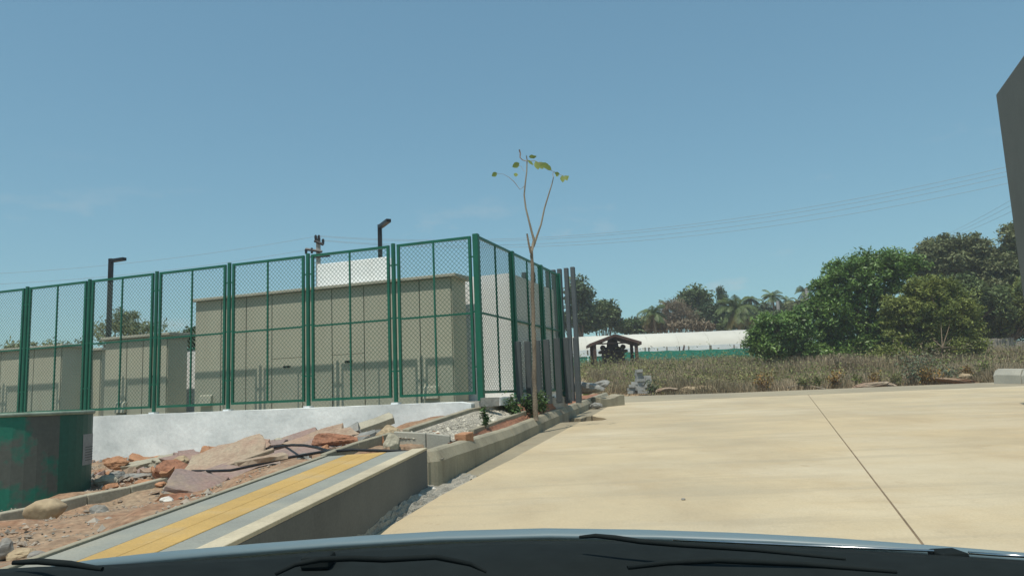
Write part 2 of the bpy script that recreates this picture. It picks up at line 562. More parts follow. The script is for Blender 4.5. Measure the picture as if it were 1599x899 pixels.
mat('boulder', (0.42, 0.33, 0.21), 0.9, scale=4, col2=(0.32, 0.24, 0.15), bump=0.4, bscale=14)
mat('pink_slab', (0.285, 0.19, 0.16), 0.85, scale=2.5, col2=(0.235, 0.185, 0.165), bump=0.35, bscale=25, fine=.2, stains=(((0.33, 0.26, 0.18), 3, .5, .7, .7, (1, 1, 1)),))
mat('tan_slab', (0.36, 0.295, 0.21), 0.85, scale=2.5, col2=(0.33, 0.215, 0.155), bump=0.35, bscale=25, fine=.2, stains=(((0.22, 0.15, 0.10), 3, .52, .72, .6, (1, 1, 1)),))
mat('brick_clay', (0.38, 0.20, 0.11), 0.9, scale=4, var=0.25, bump=0.4)
mat('block_tan', (0.36, 0.33, 0.25), 0.9, scale=4, var=0.15, bump=0.3)
mat('rubble_grey', (0.24, 0.24, 0.22), 0.9, scale=4, var=0.25, bump=0.4, stains=(((0.30, 0.22, 0.15), 4, .5, .7, .6, (1, 1, 1)),))
mat('lump_white', (0.62, 0.60, 0.54), 0.9, scale=4, var=0.1, bump=0.3)
mat('cable_black', (0.012, 0.013, 0.015), 0.5, var=0.1, bump=0)
mat('car_paint', (0.13, 0.185, 0.205), 0.45, scale=2, var=0.03, bump=0, spec=0.45, fine=0.03)
mat('car_black', (0.010, 0.011, 0.011), 0.75, var=0.2, bump=0.1, bscale=300, spec=0.25)
mat('car_rubber', (0.012, 0.016, 0.016), 0.8, var=0.15, bump=0, spec=0.08)
mat('car_chrome', (0.45, 0.46, 0.46), 0.25, var=0.05, bump=0, metallic=1.0)
mat('sign_pink', (0.45, 0.30, 0.27), 0.7, var=0.1)

# ---------------------------------------------------------------- ground, field and road
mb = MB()
xs = [-1500, -400, -120, -40, 0, 40, 120, 400, 1500]
ys = [-300,  -60, -20, 0, 15, 33.6, 35.5, 60, 120, 300, 800, 2500]
for j in range(len(ys) - 1):
    for i in range(len(xs) - 1):
        zz = [(-0.7 if y < 33.7 else 0.0) + (road_z(y) if -20 <= y < 33.7 else (ground_z(y) if y > 33 else -0.6)) for y in (ys[j], ys[j + 1])]
        mb.poly([(xs[i], ys[j], zz[0]), (xs[i + 1], ys[j], zz[0]), (xs[i + 1], ys[j + 1], zz[1]), (xs[i], ys[j + 1], zz[1])])
tag(mb.build('ground', 'field_soil'), kind='structure')

road = bpy.data.objects.new('road', None)
COL.objects.link(road)
road.location = (6, 12, road_z(12))
tag(road, 'pale sandy concrete road climbing to the field', 'road', kind='structure')
# kerb foot on the road side, from the ramp to the far end
KF = [on_road(666, 762), on_road(690, 752), on_road(709, 744.5), on_road(745, 726), on_road(780, 707.6), on_road(822.6, 685),
      on_road(872.6, 660), on_road(914, 641.5), on_road(951, 624)]


def slab(name, pts, m, dz=0.0, t=0.18):
    """a cast slab lying on the road plane, pts = (x, y)"""
    mb = MB()
    top = [V3((x, y, road_z(y) + dz)) for x, y in pts]
    n = len(mb.v)
    mb.v += [tuple(p) for p in top] + [(p.x, p.y, p.z - t) for p in top]
    k = len(top)
    mb.f.append(tuple(range(k)))
    mb.f.append(tuple(reversed(range(k, 2 * k))))
    for i in range(k):
        mb.f.append((i, k + i, k + (i + 1) % k, (i + 1) % k))
    return mb.build(name, m, road)


J0, J1 = on_road(1430, 835), on_road(1265, 620)
jd = (J1 - J0) / (J1.y - J0.y)


def jx(y):
    return J0.x + jd.x * (y - J0.y)


# gutter strip edge on the road side
GE = [on_road(597, 828), on_road(690, 772), on_road(800, 716), on_road(880, 672), on_road(931, 645), on_road(962, 627)]
g0 = on_road(520, 872)
Yfar = 27.5
ge = [(g0.x - 0.6, -3.0), (g0.x, g0.y)] + [(p.x, p.y) for p in GE]
ge = [p for p in ge if p[1] < Yfar]
gslope = (GE[-1].x - GE[-2].x) / (GE[-1].y - GE[-2].y)
ge.append((GE[-1].x + gslope * (Yfar - GE[-1].y), Yfar))
ge_full = list(ge)
hole = [(18.15, None), (18.3, 1.62), (18.42, 2.0), (18.8, 2.16), (19.2, 2.12), (19.7, 2.0), (20.2, 1.95), (20.45, None)]
def _gx(y):
    return np.interp(y, [p[1] for p in ge_full], [p[0] for p in ge_full])
ge_slab = sorted([p for p in ge if not 18.1 < p[1] < 20.5] + [(float(_gx(y)) if x is None else max(x, float(_gx(y)) + .05), y) for y, x in hole], key=lambda p: p[1])
slab('slab', ge[:1] + [(jx(-3.0) - 0.009, -3.0), (jx(Yfar) - 0.009, Yfar)] + ge_slab[:0:-1], 'road_concrete')
slab('slab', [(jx(-3.0) + 0.009, -3.0), (40, -3.0), (40, Yfar), (jx(Yfar) + 0.009, Yfar)], 'road_concrete')
slab('edge_slab', [(ge[-1][0] - 1.2, Yfar + 0.02), (40, Yfar + 0.02), (40, 31.6), (20, 31.7), (9, 32.0), (4.3, 33.4)], 'edge_concrete', dz=0.004)
mb = MB()
mb.poly([(jx(-3) - .02, -3, road_z(-3) - .005), (jx(-3) + .02, -3, road_z(-3) - .005), (jx(Yfar) + .02, Yfar, road_z(Yfar) - .005), (jx(Yfar) - .02, Yfar, road_z(Yfar) - .005)])
mb.build('joint_sealer', 'joint_sealer', road)
# gutter strip in cast lengths, with the drain inlet left open near the far end
gi = [(p.x, p.y) for p in KF]
gutter_l = [(gi[0][0] + 0.3, 3.5), (gi[0][0] + 0.03, gi[0][1])] + gi[1:]
def g_at(line, y):
    for a, b in zip(line, line[1:]):
        if a[1] <= y <= b[1]:
            return lerp(a[0], b[0], (y - a[1]) / (b[1] - a[1] + 1e-9))
    return line[-1][0] if y > line[-1][1] else line[0][0]
kline = [(gi[i][0], gi[i][1]) for i in range(len(gi))]
for (ya, yb) in ((9.41, 12.4), (12.41, 15.4), (15.41, 18.3), (20.3, 23.5), (23.51, 27.48)):
    L0, R0 = (g_at(kline, ya), g_at(ge, ya)), (g_at(kline, yb), g_at(ge, yb))
    xl0 = L0[0] - 0.02 if ya > 8.5 else L0[1] - 0.26
    xl1 = R0[0] - 0.02 if yb > 8.5 else R0[1] - 0.26
    slab('gutter', [(xl0, ya), (L0[1] - 0.004, ya), (R0[1] - 0.004, yb), (xl1, yb)], 'gutter_concrete', dz=-0.006)
# rim lumps and rubble inside the open inlet
inl = MB()
yy0, yy1 = 18.3, 20.3
inl.poly([(g_at(kline, yy0), yy0, road_z(yy0) - 0.22), (2.6, yy0 - .3, road_z(yy0) - 0.40),
          (2.9, yy1, road_z(yy1) - 0.40), (g_at(kline, yy1), yy1, road_z(yy1) - 0.22)])
inl.build('inlet_bed', 'field_soil', road)
inlm = MB()
r0 = np.random.default_rng(31)
rough_box(inlm, 0.50, 0.28, 0.1, rotm(8, -4, 68, (g_at(ge, 19.9) - 0.28, 19.9, road_z(19.9) - 0.05)), r0, 0.03)
inlm.build('broken_cover', 'gutter_concrete', road)

# bare mortar and soil between the ramp wall and the gutter strip
mb = MB()
r1 = np.random.default_rng(8)
nx, ny = 10, 60
y0s, y1s = 3.0, 9.6
vv = []
for j in range(ny + 1):
    y = lerp(y0s, y1s, j / ny)
    xl = (-1.334 + (y - 4) * 0.080 if y < 8.5 else g_at(kline, y)) - 0.03
    xr = max(xl + 0.06, g_at(ge, y) - 0.006)
    hw = min(max(0.18 - (y - 5.4) * 0.045, 0.02), 0.30)
    for i in range(nx + 1):
        x = lerp(xl, xr, i / nx)
        vv.append((x, y, road_z(y) - 0.012 + r1.normal() * 0.012 + hw * (1 - i / nx) ** 1.2))
mb.v = vv
for j in range(ny):
    for i in range(nx):
        a = j * (nx + 1) + i
        mb.f.append((a, a + 1, a + nx + 2, a + nx + 1))
tag(mb.build('mortar_verge', 'gravel'), kind='structure')

# ---------------------------------------------------------------- kerb along the road
kerb = bpy.data.objects.new('kerb', None)
COL.objects.link(kerb)
kerb.location = KF[2]
tag(kerb, 'tall chamfered concrete kerb curving along the road', 'kerb', kind='structure')


def sweep_kerb(name, path, h, m, parent, thick=0.17, ch=0.10, low=0.3, h1=None):
    """chamfered kerb stone along a ground path (road side of the kerb)"""
    mb = MB()
    prof0 = len(path)
    rings = []
    for i, p in enumerate(path):
        t = path[min(i + 1, prof0 - 1)] - path[max(i - 1, 0)]
        t.z = 0
        t.normalize()
        nrm = V3((-t.y, t.x, 0))          # to the left, away from the road
        hh = h if h1 is None else lerp(h, h1, i / (prof0 - 1))
        ring = [p + V3((0, 0, -low)), p + V3((0, 0, hh - ch * 1.3)), p + nrm * ch * 0.55 + V3((0, 0, hh - 0.02)),
                p + nrm * (ch * 0.55 + 0.03) + V3((0, 0, hh)), p + nrm * thick + V3((0, 0, hh)), p + nrm * thick + V3((0, 0, -low))]
        rings.append(ring)
    k = 6
    for ring in rings:
        mb.v += [tuple(q) for q in ring]
    for i in range(len(rings) - 1):
        for j in range(k):
            a, b = i * k + j, i * k + (j + 1) % k
            mb.f.append((a, a + k, b + k, b))
    mb.f.append(tuple(range(k)))
    mb.f.append(tuple(reversed(range((len(rings) - 1) * k, len(rings) * k))))
    return mb.build(name, m, parent, bevel=0.006, segs=1)


def cut(path, s0, s1, n=5):
    """part of a polyline between arc lengths"""
    d = [0]
    for a, b in zip(path, path[1:]):
        d.append(d[-1] + (b - a).length)
    out = []
    ss = sorted(set([s0, s1] + [x for x in d if s0 < x < s1] + [lerp(s0, s1, i / n) for i in range(1, n)]))
    for s in ss:
        for i in range(len(d) - 1):
            if d[i] <= s <= d[i + 1] + 1e-6:
                out.append(lerp(path[i], path[i + 1], (s - d[i]) / (d[i + 1] - d[i])))
                break
    return out, d[-1]


# smooth the bend
KS = [KF[0] + V3((0.02, 0.02, 0))]
ctrl = [KF[0] + V3((0.02, 0.05, 0)), on_road(690, 757), on_road(706, 748), on_road(728, 735.5), KF[4], KF[5], KF[6], KF[7], KF[8]]
for i in range(len(ctrl) - 1):
    p0, p1, p2, p3 = ctrl[max(i - 1, 0)], ctrl[i], ctrl[i + 1], ctrl[min(i + 2, len(ctrl) - 1)]
    for t in (0.25, 0.5, 0.75, 1.0):
        KS.append(0.5 * ((2 * p1) + (p2 - p0) * t + (2 * p0 - 5 * p1 + 4 * p2 - p3) * t * t + (3 * p1 - p0 - 3 * p2 + p3) * t ** 3))
_, KLEN = cut(KS, 0, 0.1)
stones = [0, 0.95, 4.6, 6.9, 9.2, 11.5, 13.8, 16.1, 18.4, KLEN - 0.01]
for a, b in zip(stones, stones[1:]):
    pth, _ = cut(KS, a + 0.004, b - 0.004, 6)
    hh = [lerp(0.40, 0.29, min(1, s / 4.6)) for s in (a, b)]
    sweep_kerb('kerb_stone', pth, hh[0], 'kerb_concrete', kerb, h1=hh[1])

# ---------------------------------------------------------------- ramp footpath with tactile tiles
ramp = bpy.data.objects.new('footpath_ramp', None)
COL.objects.link(ramp)
RL0, RL1 = P(100, 875, 3.57), P(512, 710, 8.05)
RR0, RR1 = P(360, 848, 3.85), P(667, 699, 8.4)
ramp.location = ((RL1.x + RR1.x) / 2, 6, 0.3)
tag(ramp, 'raised footpath with two rows of yellow tactile tiles', 'footpath', kind='structure')


RX4 = (-2.152, -1.949, -1.651, -1.462, -1.334)      # inner edge, yellow start, yellow end, groove, road side at y = 4
RX8 = (-1.964, -1.791, -1.405, -1.167, -1.013)      # the same lines at y = 8
RF = (0.0, 0.18, 0.52, 0.785, 1.0)


def rp(f, t):
    """point on the ramp top: f across from its inner edge to the road kerb, t along (0 near, 1 far end)"""
    y = lerp(3.6, 8.05 + 0.35 * max(0, f), t)
    a, b = np.interp(f, RF, RX4), np.interp(f, RF, RX8)
    if f < 0:
        a, b = a + f * 0.75, b + f * 0.95
    return V3((a + (b - a) * (y - 4) / 4, y, 0.583 + 0.024 * (y - 4)))


T0 = -0.75


def ramp_strip(name, f0, f1, dz, m, n, gap=0.004, t0=T0, t1=1.0, deep=0.14):
    for i in range(n):
        a, b = lerp(t0, t1, i / n), lerp(t0, t1, (i + 1) / n)
        g = gap / 4.5
        q = [rp(f0, a + g), rp(f1, a + g), rp(f1, b - g), rp(f0, b - g)]
        mb = MB().hexa([p + V3((0, 0, dz - deep)) for p in q] + [p + V3((0, 0, dz)) for p in q])
        mb.build(name, m, ramp, bevel=0.003, segs=1)


ramp_strip('edging', -0.06, -0.008, 0.0, 'kerb_concrete', 5, deep=0.3)
ramp_strip('grey_tile', 0.0, 0.176, -0.012, 'tile_grey', 13)
ramp_strip('yellow_tile', 0.183, 0.350, -0.010, 'tile_yellow', 26, gap=0.002)
ramp_strip('yellow_tile', 0.354, 0.520, -0.010, 'tile_yellow', 26, gap=0.002)
ramp_strip('grey_tile', 0.526, 0.770, -0.012, 'tile_grey', 13)
ramp_strip('kerb_wall', 0.805, 0.997, -0.022, 'ramp_wall_dark', 1, gap=0, deep=0.75)
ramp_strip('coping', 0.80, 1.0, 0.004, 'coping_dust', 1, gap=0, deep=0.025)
mb = MB()
q = [rp(-0.03, T0), rp(0.80, T0), rp(0.80, 0.985), rp(-0.03, 0.985)]
mb.hexa([p + V3((0, 0, -0.6)) for p in q] + [p + V3((0, 0, -0.06)) for p in q])
mb.build('ramp_core', 'ramp_concrete', ramp)

# ---------------------------------------------------------------- walkway bed beyond the ramp: gravel between kerbs, planter soil beside it
walk = bpy.data.objects.new('gravel_walkway', None)
COL.objects.link(walk)
walk.location = P(690, 665, 10.8)
tag(walk, 'unfinished walkway bed of gravel between low kerbs', 'walkway', kind='structure')
WL = [P(614, 675, 9.9), P(639, 669, 10.6), P(739, 637, 14.1), P(768, 633.5, 14.9), P(800, 631.5, 15.7)]
WR = [P(707, 681, 9.95), P(740, 670, 11.5), P(790, 652, 13.9), P(822, 641, 15.5)]
mb = MB()
gl = [WL[0], WL[1], lerp(WL[1], WL[2], .5), WL[2], WL[3]]
gr = [WR[0], WR[1], WR[2], lerp(WR[2], WR[3], .6), WR[3]]
nseg = 4
for i in range(4):
    mb.poly([gl[i] + V3((0, 0, -.06)), gr[i] + V3((0, 0, -.06)), gr[i + 1] + V3((0, 0, -.06)), gl[i + 1] + V3((0, 0, -.06))])
mb.build('gravel_bed', 'gravel', walk)


def bar(path, w, h, name, m, parent, bev=0.008, side=1):
    for a, b in zip(path, path[1:]):
        t = (b - a)
        t.z = 0
        t.normalize()
        n = V3((-t.y, t.x, 0)) * w * side
        a2, b2 = a + t * 0.004, b - t * 0.004
        q = [a2, b2, b2 + n, a2 + n]
        if side < 0:
            q = [a2 + n, b2 + n, b2, a2]
        MB().hexa([p - V3((0, 0, h)) for p in q] + [V3(p) for p in q]).build(name, m, parent, bevel=bev, segs=1)


bar([WL[1], lerp(WL[1], WL[2], .5), WL[2]], 0.10, 0.5, 'kerb_stone', 'kerb_concrete', walk)
bar([WL[2], WL[3], WL[4]], 0.10, 0.4, 'kerb_stone', 'kerb_concrete', walk)
bar([P(509, 708, 8.25), P(560, 690, 9.0), P(614, 674.5, 9.9)], 0.07, 0.5, 'kerb_stone', 'kerb_concrete', walk)
bar([P(614, 673.5, 9.92), P(665, 676, 9.92), P(703, 680, 9.92)], 0.13, 0.5, 'cross_kerb', 'ramp_concrete', walk)
bar([WR[1], WR[2], WR[3]], 0.08, 0.3, 'kerb_stone', 'kerb_concrete', walk)
bar([P(709, 678, 10.2), P(722, 674, 10.5)], 0.16, 0.25, 'brick_stub', 'brick_clay', walk, side=-1)
bar([P(738, 671, 11.6), P(757, 669, 12.2)], 0.10, 0.3, 'kerb_stone', 'kerb_concrete', walk)
# floor of the open pit between the ramp end and the cross kerb
mb = MB()
mb.poly([P(505, 730, 8.0), P(690, 716, 8.7), P(712, 704, 9.6), P(600, 706, 9.9)])
mb.build('pit_floor', 'gravel', walk)
pr = np.random.default_rng(77)


def pebbles(name, n, sample, size, m, parent=None, seed=3):
    r = np.random.default_rng(seed)
    V, Fc = [], []
    base = np.array([(1, 0, 0), (-1, 0, 0), (0, 1, 0), (0, -1, 0), (0, 0, 1), (0, 0, -1)], float)
    fc = [(0, 2, 4), (2, 1, 4), (1, 3, 4), (3, 0, 4), (2, 0, 5), (1, 2, 5), (3, 1, 5), (0, 3, 5)]
    for i in range(n):
        c, s = sample(r)
        q = base * r.uniform(.6, 1.2, (6, 1)) * np.array([1, r.uniform(.6, 1), r.uniform(.4, .8)]) * s * size
        a = r.uniform(0, 6.28)
        q = q @ np.array([[math.cos(a), -math.sin(a), 0], [math.sin(a), math.cos(a), 0], [0, 0, 1]])
        k = len(V)
        V += [tuple(np.array(c) + x) for x in q]
        Fc += [tuple(k + j for j in f) for f in fc]
    me = bpy.data.meshes.new(name)
    me.from_pydata(V, [], Fc)
    return link(bpy.data.objects.new(name, me), m, parent)


def s_walk(r):
    i = r.integers(0, 4)
    t, f = r.uniform(), r.uniform(.05, .95)
    p = lerp(lerp(gl[i], gl[i + 1], t), lerp(gr[i], gr[i + 1], t), f)
    return (p.x, p.y, p.z - .06), r.uniform(.4, 1.3) * (2.2 if r.uniform() < .03 else 1)


tag(pebbles('gravel_stones', 2600, s_walk, 0.022, 'pebble', walk), kind='stuff')

# planter strip between the walkway and the road kerb
planter = bpy.data.objects.new('planter_soil', None)
COL.objects.link(planter)
planter.location = P(830, 645, 13)
tag(planter, 'strip of red soil behind the road kerb', 'soil', kind='structure')
mb = MB()
kin = []
for s in np.linspace(1.0, KLEN - 0.2, 30):
    p, _ = cut(KS, s, s + 0.02, 1)
    t = (p[-1] - p[0]).normalized()
    kin.append(p[0] + V3((-t.y, t.x, 0)) * 0.15 + V3((0, 0, lerp(0.40, 0.29, min(1, s / 4.6)) - 0.03)))
rr = np.random.default_rng(4)
cols = 7
rows = []
CX, CY = P(752, 625, 14.5).x, P(752, 625, 14.5).y
for p in kin:
    # the bed runs from the back of the kerb up to the walkway edge or the fence foot
    if p.y < 15.2:
        w0 = np.interp(p.y, [w_.y for w_ in WR], [w_.x for w_ in WR])
        far = V3((w0 + 0.0, p.y + 0.05, np.interp(p.y, [w_.y for w_ in WR], [w_.z for w_ in WR]) - .06))
    else:
        uu = (p.x - CX) * UX + (p.y - CY) * UY
        gapv = (p.x - CX) * VX + (p.y - CY) * VY
        vv_ = .10 if uu < 6.3 else -2.5
        far = V3((CX + UX * uu + VX * min(vv_, gapv - .1), CY + UY * uu + VY * min(vv_, gapv - .1), 1.10))
    rows.append([lerp(p, far, k / cols) + V3((0, 0, (rr.normal() * 0.016) if 0 < k else 0)) for k in range(cols + 1)])
for i in range(len(rows) - 1):
    for k in range(cols):
        mb.poly([rows[i][k], rows[i + 1][k], rows[i + 1][k + 1], rows[i][k + 1]])
mb.build('soil_bed', 'brick_soil', planter)

# ---------------------------------------------------------------- rubble ground on the near side of the compound wall
CTRL = [(-2.3, 2.0, .46), (-2.25, 3.57, .51), (-2.15, 5.8, .57), (-2.05, 8.05, .62), (-1.5, 9.4, .66), (-1.6, 11, .72), (-1.2, 13.5, .9)]
for px, py, d in ((0, 880, 4.9), (0, 838, 6.6), (90, 838, 6.4), (200, 815, 6.9), (0, 824, 8.9), (70, 813, 9.3), (140, 801, 9.7), (200, 791, 10.1), (273, 775, 10.5), (310, 758, 10.9),
                  (137, 768, 10.6), (273, 746, 11.4), (350, 728, 12), (420, 716, 12.5), (500, 695, 12.8), (135, 719, 17.4), (300, 712, 16.6),
                  (430, 695, 15.9), (600, 668, 15.0), (140, 745, 13.4), (250, 735, 13.4), (560, 690, 11.5), (600, 676, 12.5)):
    p = P(px, py, d)
    CTRL.append((p.x, p.y, p.z))
CTRL += [(-12, 17, 0.0), (-16, 12, -.1), (-9, 6, -.05), (-8, 2, 0.0), (-6, 4, .12), (-22, 14, -.1), (-20, 20, 0), (-4, 2, .3)]
CT = np.array(CTRL)


def soil_z(x, y):
    d2 = (CT[:, 0] - x) ** 2 + (CT[:, 1] - y) ** 2 + 0.03
    w = 1 / d2 ** 1.6
    return float((w * CT[:, 2]).sum() / w.sum())


mb = MB()
nx, ny = 130, 120
X0, X1, Y0, Y1 = -20.0, -1.0, 0.5, 20.5
vv = []
rs = np.random.default_rng(3)
lump = rs.normal(size=(ny + 1, nx + 1))
for _ in range(2):
    lump = (lump + np.roll(lump, 1, 0) + np.roll(lump, 1, 1) + np.roll(lump, -1, 0) + np.roll(lump, -1, 1)) / 5
for j in range(ny + 1):
    for i in range(nx + 1):
        x, y = lerp(X0, X1, (i / nx) ** 0.7), lerp(Y0, Y1, j / ny)
        # keep below the ramp and walkway
        zz = soil_z(x, y) + lump[j, i] * 0.07
        edge = -2.37 + .047 * y if y < 8.3 else (-1.98 + (y - 8.3) * 0.62 if y < 9.6 else -1.2 + (y - 9.6) * 0.1)
        if x > edge:
            zz = min(zz, 0.12)
        vv.append((x, y, zz))
mb.v = vv
for j in range(ny):
    for i in range(nx):
        a = j * (nx + 1) + i
        mb.f.append((a, a + 1, a + nx + 2, a + nx + 1))
tag(mb.build('rubble_ground', 'red_soil', smooth=True), 'red soil strewn with rubble below the whitewashed wall', 'soil', kind='structure')


def s_rub(r):
    t = r.uniform()
    if t < .6:
        p = P(r.uniform(120, 480), 700, r.uniform(10.5, 16.5))
    else:
        p = V3((r.uniform(-7, -2.25), r.uniform(4, 10.5), 0))
    return (p.x, p.y, soil_z(p.x, p.y) + .01), r.uniform(.25, .9) + (1.3 if r.uniform() < .05 else 0)


tag(pebbles('rubble_bits', 7000, s_rub, 0.028, 'rubble_bits', None, 9), 'loose chips of stone and brick strewn over the red soil', 'rubble', kind='stuff')

# ---------------------------------------------------------------- the fenced compound
C0 = P(752, 625, 14.5)
BZ = C0.z


def S(u, v, z=0.0):
    return V3((C0.x + UX * u + VX * v, C0.y + UY * u + VY * v, BZ + z))


pave = thing('compound_paving', None, None, S(0, 0), rz=-TH)
tag(pave, kind='structure')
MB().box(-30, 0.06, 0.0, 5.7, -1.2, -0.015).build('paving_slab', 'compound_paving', pave)

wall = thing('retaining_wall', 'low whitewashed retaining wall with grey patches under the green fence', 'wall', S(0, -6), rz=-TH)
mb = MB()
rw = np.random.default_rng(2)
n = 90
xa, xb = -16.0, 5.86
va = len(mb.v)
for i in range(n + 1):
    x = lerp(xa, xb, i / n)
    jz = rw.normal() * 0.006
    jy = rw.normal() * 0.005
    drop = 0.0 if x < xb - .15 else rw.uniform(0.0, .05)
    mb.v += [(x, -0.17 + jy, -1.35), (x, -0.17 + jy, -0.008 + jz - drop), (x, -0.005, -0.004 - drop), (x, -0.005, -1.35)]
for i in range(n):
    for k in range(3):
        a = va + i * 4 + k
        mb.f.append((a, a + 4, a + 5, a + 1))
mb.f.append((va, va + 1, va + 2, va + 3))
mb.f.append((va + n * 4 + 3, va + n * 4 + 2, va + n * 4 + 1, va + n * 4))
mb.build('wall_face', 'whitewash', wall)


# fence ---------------------------------------------------------------------------
def clip_line(x0, z0, dx, dz, w, h):
    t0, t1 = -1e9, 1e9
    for p, d, lo, hi in ((x0, dx, 0, w), (z0, dz, 0, h)):
        if abs(d) < 1e-9:
            continue
        a, b = (lo - p) / d, (hi - p) / d
        t0, t1 = max(t0, min(a, b)), min(t1, max(a, b))
    return (t0, t1) if t1 - t0 > 0.01 else None


FH = 3.02
MESH_CACHE = {}


def panel_meshes(w):
    k = round(w, 3)
    if k in MESH_CACHE:
        return MESH_CACHE[k]
    b = 0.05
    fr = MB()
    fr.box(0, b, -b / 2, b / 2, 0, FH).box(w - b, w, -b / 2, b / 2, 0, FH)
    fr.box(b, w - b, -b / 2 + .002, b / 2 - .002, 0, b).box(b, w - b, -b / 2 + .002, b / 2 - .002, FH - b, FH)
    rail = MB().box(b, w - b, -0.016, 0.016, FH * .50, FH * .50 + 0.036)
    mul = MB().box(w * .5 - .015, w * .5 + .015, -0.020, 0.012, b, FH - b)
    ch = MB()
    wi, hi = w - 2 * b, FH - 2 * b
    cw, chh = 0.092, 0.092                   # diamond width and height
    r = 0.0036
    for sgn in (1, -1):
        L = math.hypot(cw, chh)
        dx, dz = cw / L, sgn * chh / L
        nn = int((wi + hi) / cw) + 2
        for i in range(-nn, nn * 2):
            x0 = i * cw
            z0 = 0 if sgn > 0 else hi
            cl = clip_line(x0, z0, dx, dz, wi, hi)
            if not cl:
                continue
            p0 = V3((b + x0 + dx * cl[0], sgn * .003, b + z0 + dz * cl[0]))
            p1 = V3((b + x0 + dx * cl[1], sgn * .003, b + z0 + dz * cl[1]))
            ch.tube([p0, p1], r, 4, cap=False)
    res = (fr.mesh('fence_panel'), rail.mesh('mid_rail'), mul.mesh('mullion'), ch.mesh('chain_link'))
    for m, mm in zip(res, ('green_paint', 'green_paint', 'green_paint', 'green_wire')):
        m.materials.append(MATS[mm])
    MESH_CACHE[k] = res
    return res


def add_panel(fence, x, y, w, rot, z=0.12):
    ms = panel_meshes(w)
    p = bpy.data.objects.new('fence_panel', ms[0])
    COL.objects.link(p)
    p.parent = fence
    p.location = (x, y, z)
    p.rotation_euler = (0, 0, rot)
    for nm, me in zip(('mid_rail', 'mullion', 'chain_link'), ms[1:]):
        c = bpy.data.objects.new(nm, me)
        COL.objects.link(c)
        c.parent = p
        if nm == 'chain_link':
            c['kind'] = 'stuff'
    return p


def add_post(fence, x, y, sq=False, h=3.17, clamps=(), shoe=True):
    mb = MB()
    if sq:
        mb.box(x - .055, x + .055, y - .055, y + .055, 0, h)
    else:
        mb.tube([(x, y, 0), (x, y, h)], 0.042, 12)
    o = mb.build('post', 'green_paint', fence, smooth=False, bevel=0.006 if sq else 0, segs=1)
    for zc in (0.62, 1.66, 2.72):
        for (ax, ay) in clamps:
            x1, y1 = x + ax, y + ay
            MB().box(min(x, x1) - .012, max(x, x1) + .012, min(y, y1) - .012, max(y, y1) + .012, zc, zc + .028).build('clamp', 'green_paint', fence)
    if shoe:
        MB().box(x - .075, x + .075, y - .075, y + .075, -0.01, 0.03).build('base_plate', 'white_shoe', fence)
    return o


fence = thing('chain_link_fence', 'tall green chain-link fence run on top of the low whitewashed wall', 'fence', S(0.0, 0), rz=-TH)
posts = [0.0, -1.79] + [-1.79 - 2.0 * k for k in range(1, 8)]
for i, x in enumerate(posts):
    add_post(fence, x, 0.0, sq=(i == 0), clamps=[(-.10, 0)] if i == 0 else [(-.10, 0), (.10, 0)], shoe=i > 0)
for a, b in zip(posts, posts[1:]):
    add_panel(fence, b + .09, 0.0, round(a - b - .18 - (.02 if a == 0 else 0), 3), 0)

fence2 = thing('chain_link_fence', 'green chain-link fence run turning the corner behind the sapling, seen nearly end on', 'fence', S(0.0, 0), rz=-TH)
p2 = [0.0, 2.0, 4.05, 5.6]
for y in p2[1:]:
    add_post(fence2, 0.0, y, sq=True, h=3.16, clamps=[(0, -.09)], shoe=False)
for a, b in zip(p2, p2[1:]):
    add_panel(fence2, 0.0, a + .075, round(b - a - .15, 3), math.pi / 2, z=0.13)

# footing stones along the turned run
for k, (u, v, l, m, lab) in enumerate(((-.02, .17, .34, 'rubble_grey', 'dark rough stone at the foot of the corner fence post'),
                                  (.75, .14, .75, 'white_paint', 'white painted kerb block at the foot of the side fence'),
                                  (2.9, .14, .6, 'white_paint', 'white block behind the short grey posts, below the side fence'))):
    mb = MB()
    p = S(u, v, -.03)
    rough_box(mb, l, .2, .16, rotm(0, 0, 90 - math.degrees(TH), p) if k else rotm(0, 0, 12, p), np.random.default_rng(k + 5), .012)
    tag(mb.build('footing_stone', m), lab, 'block', None)

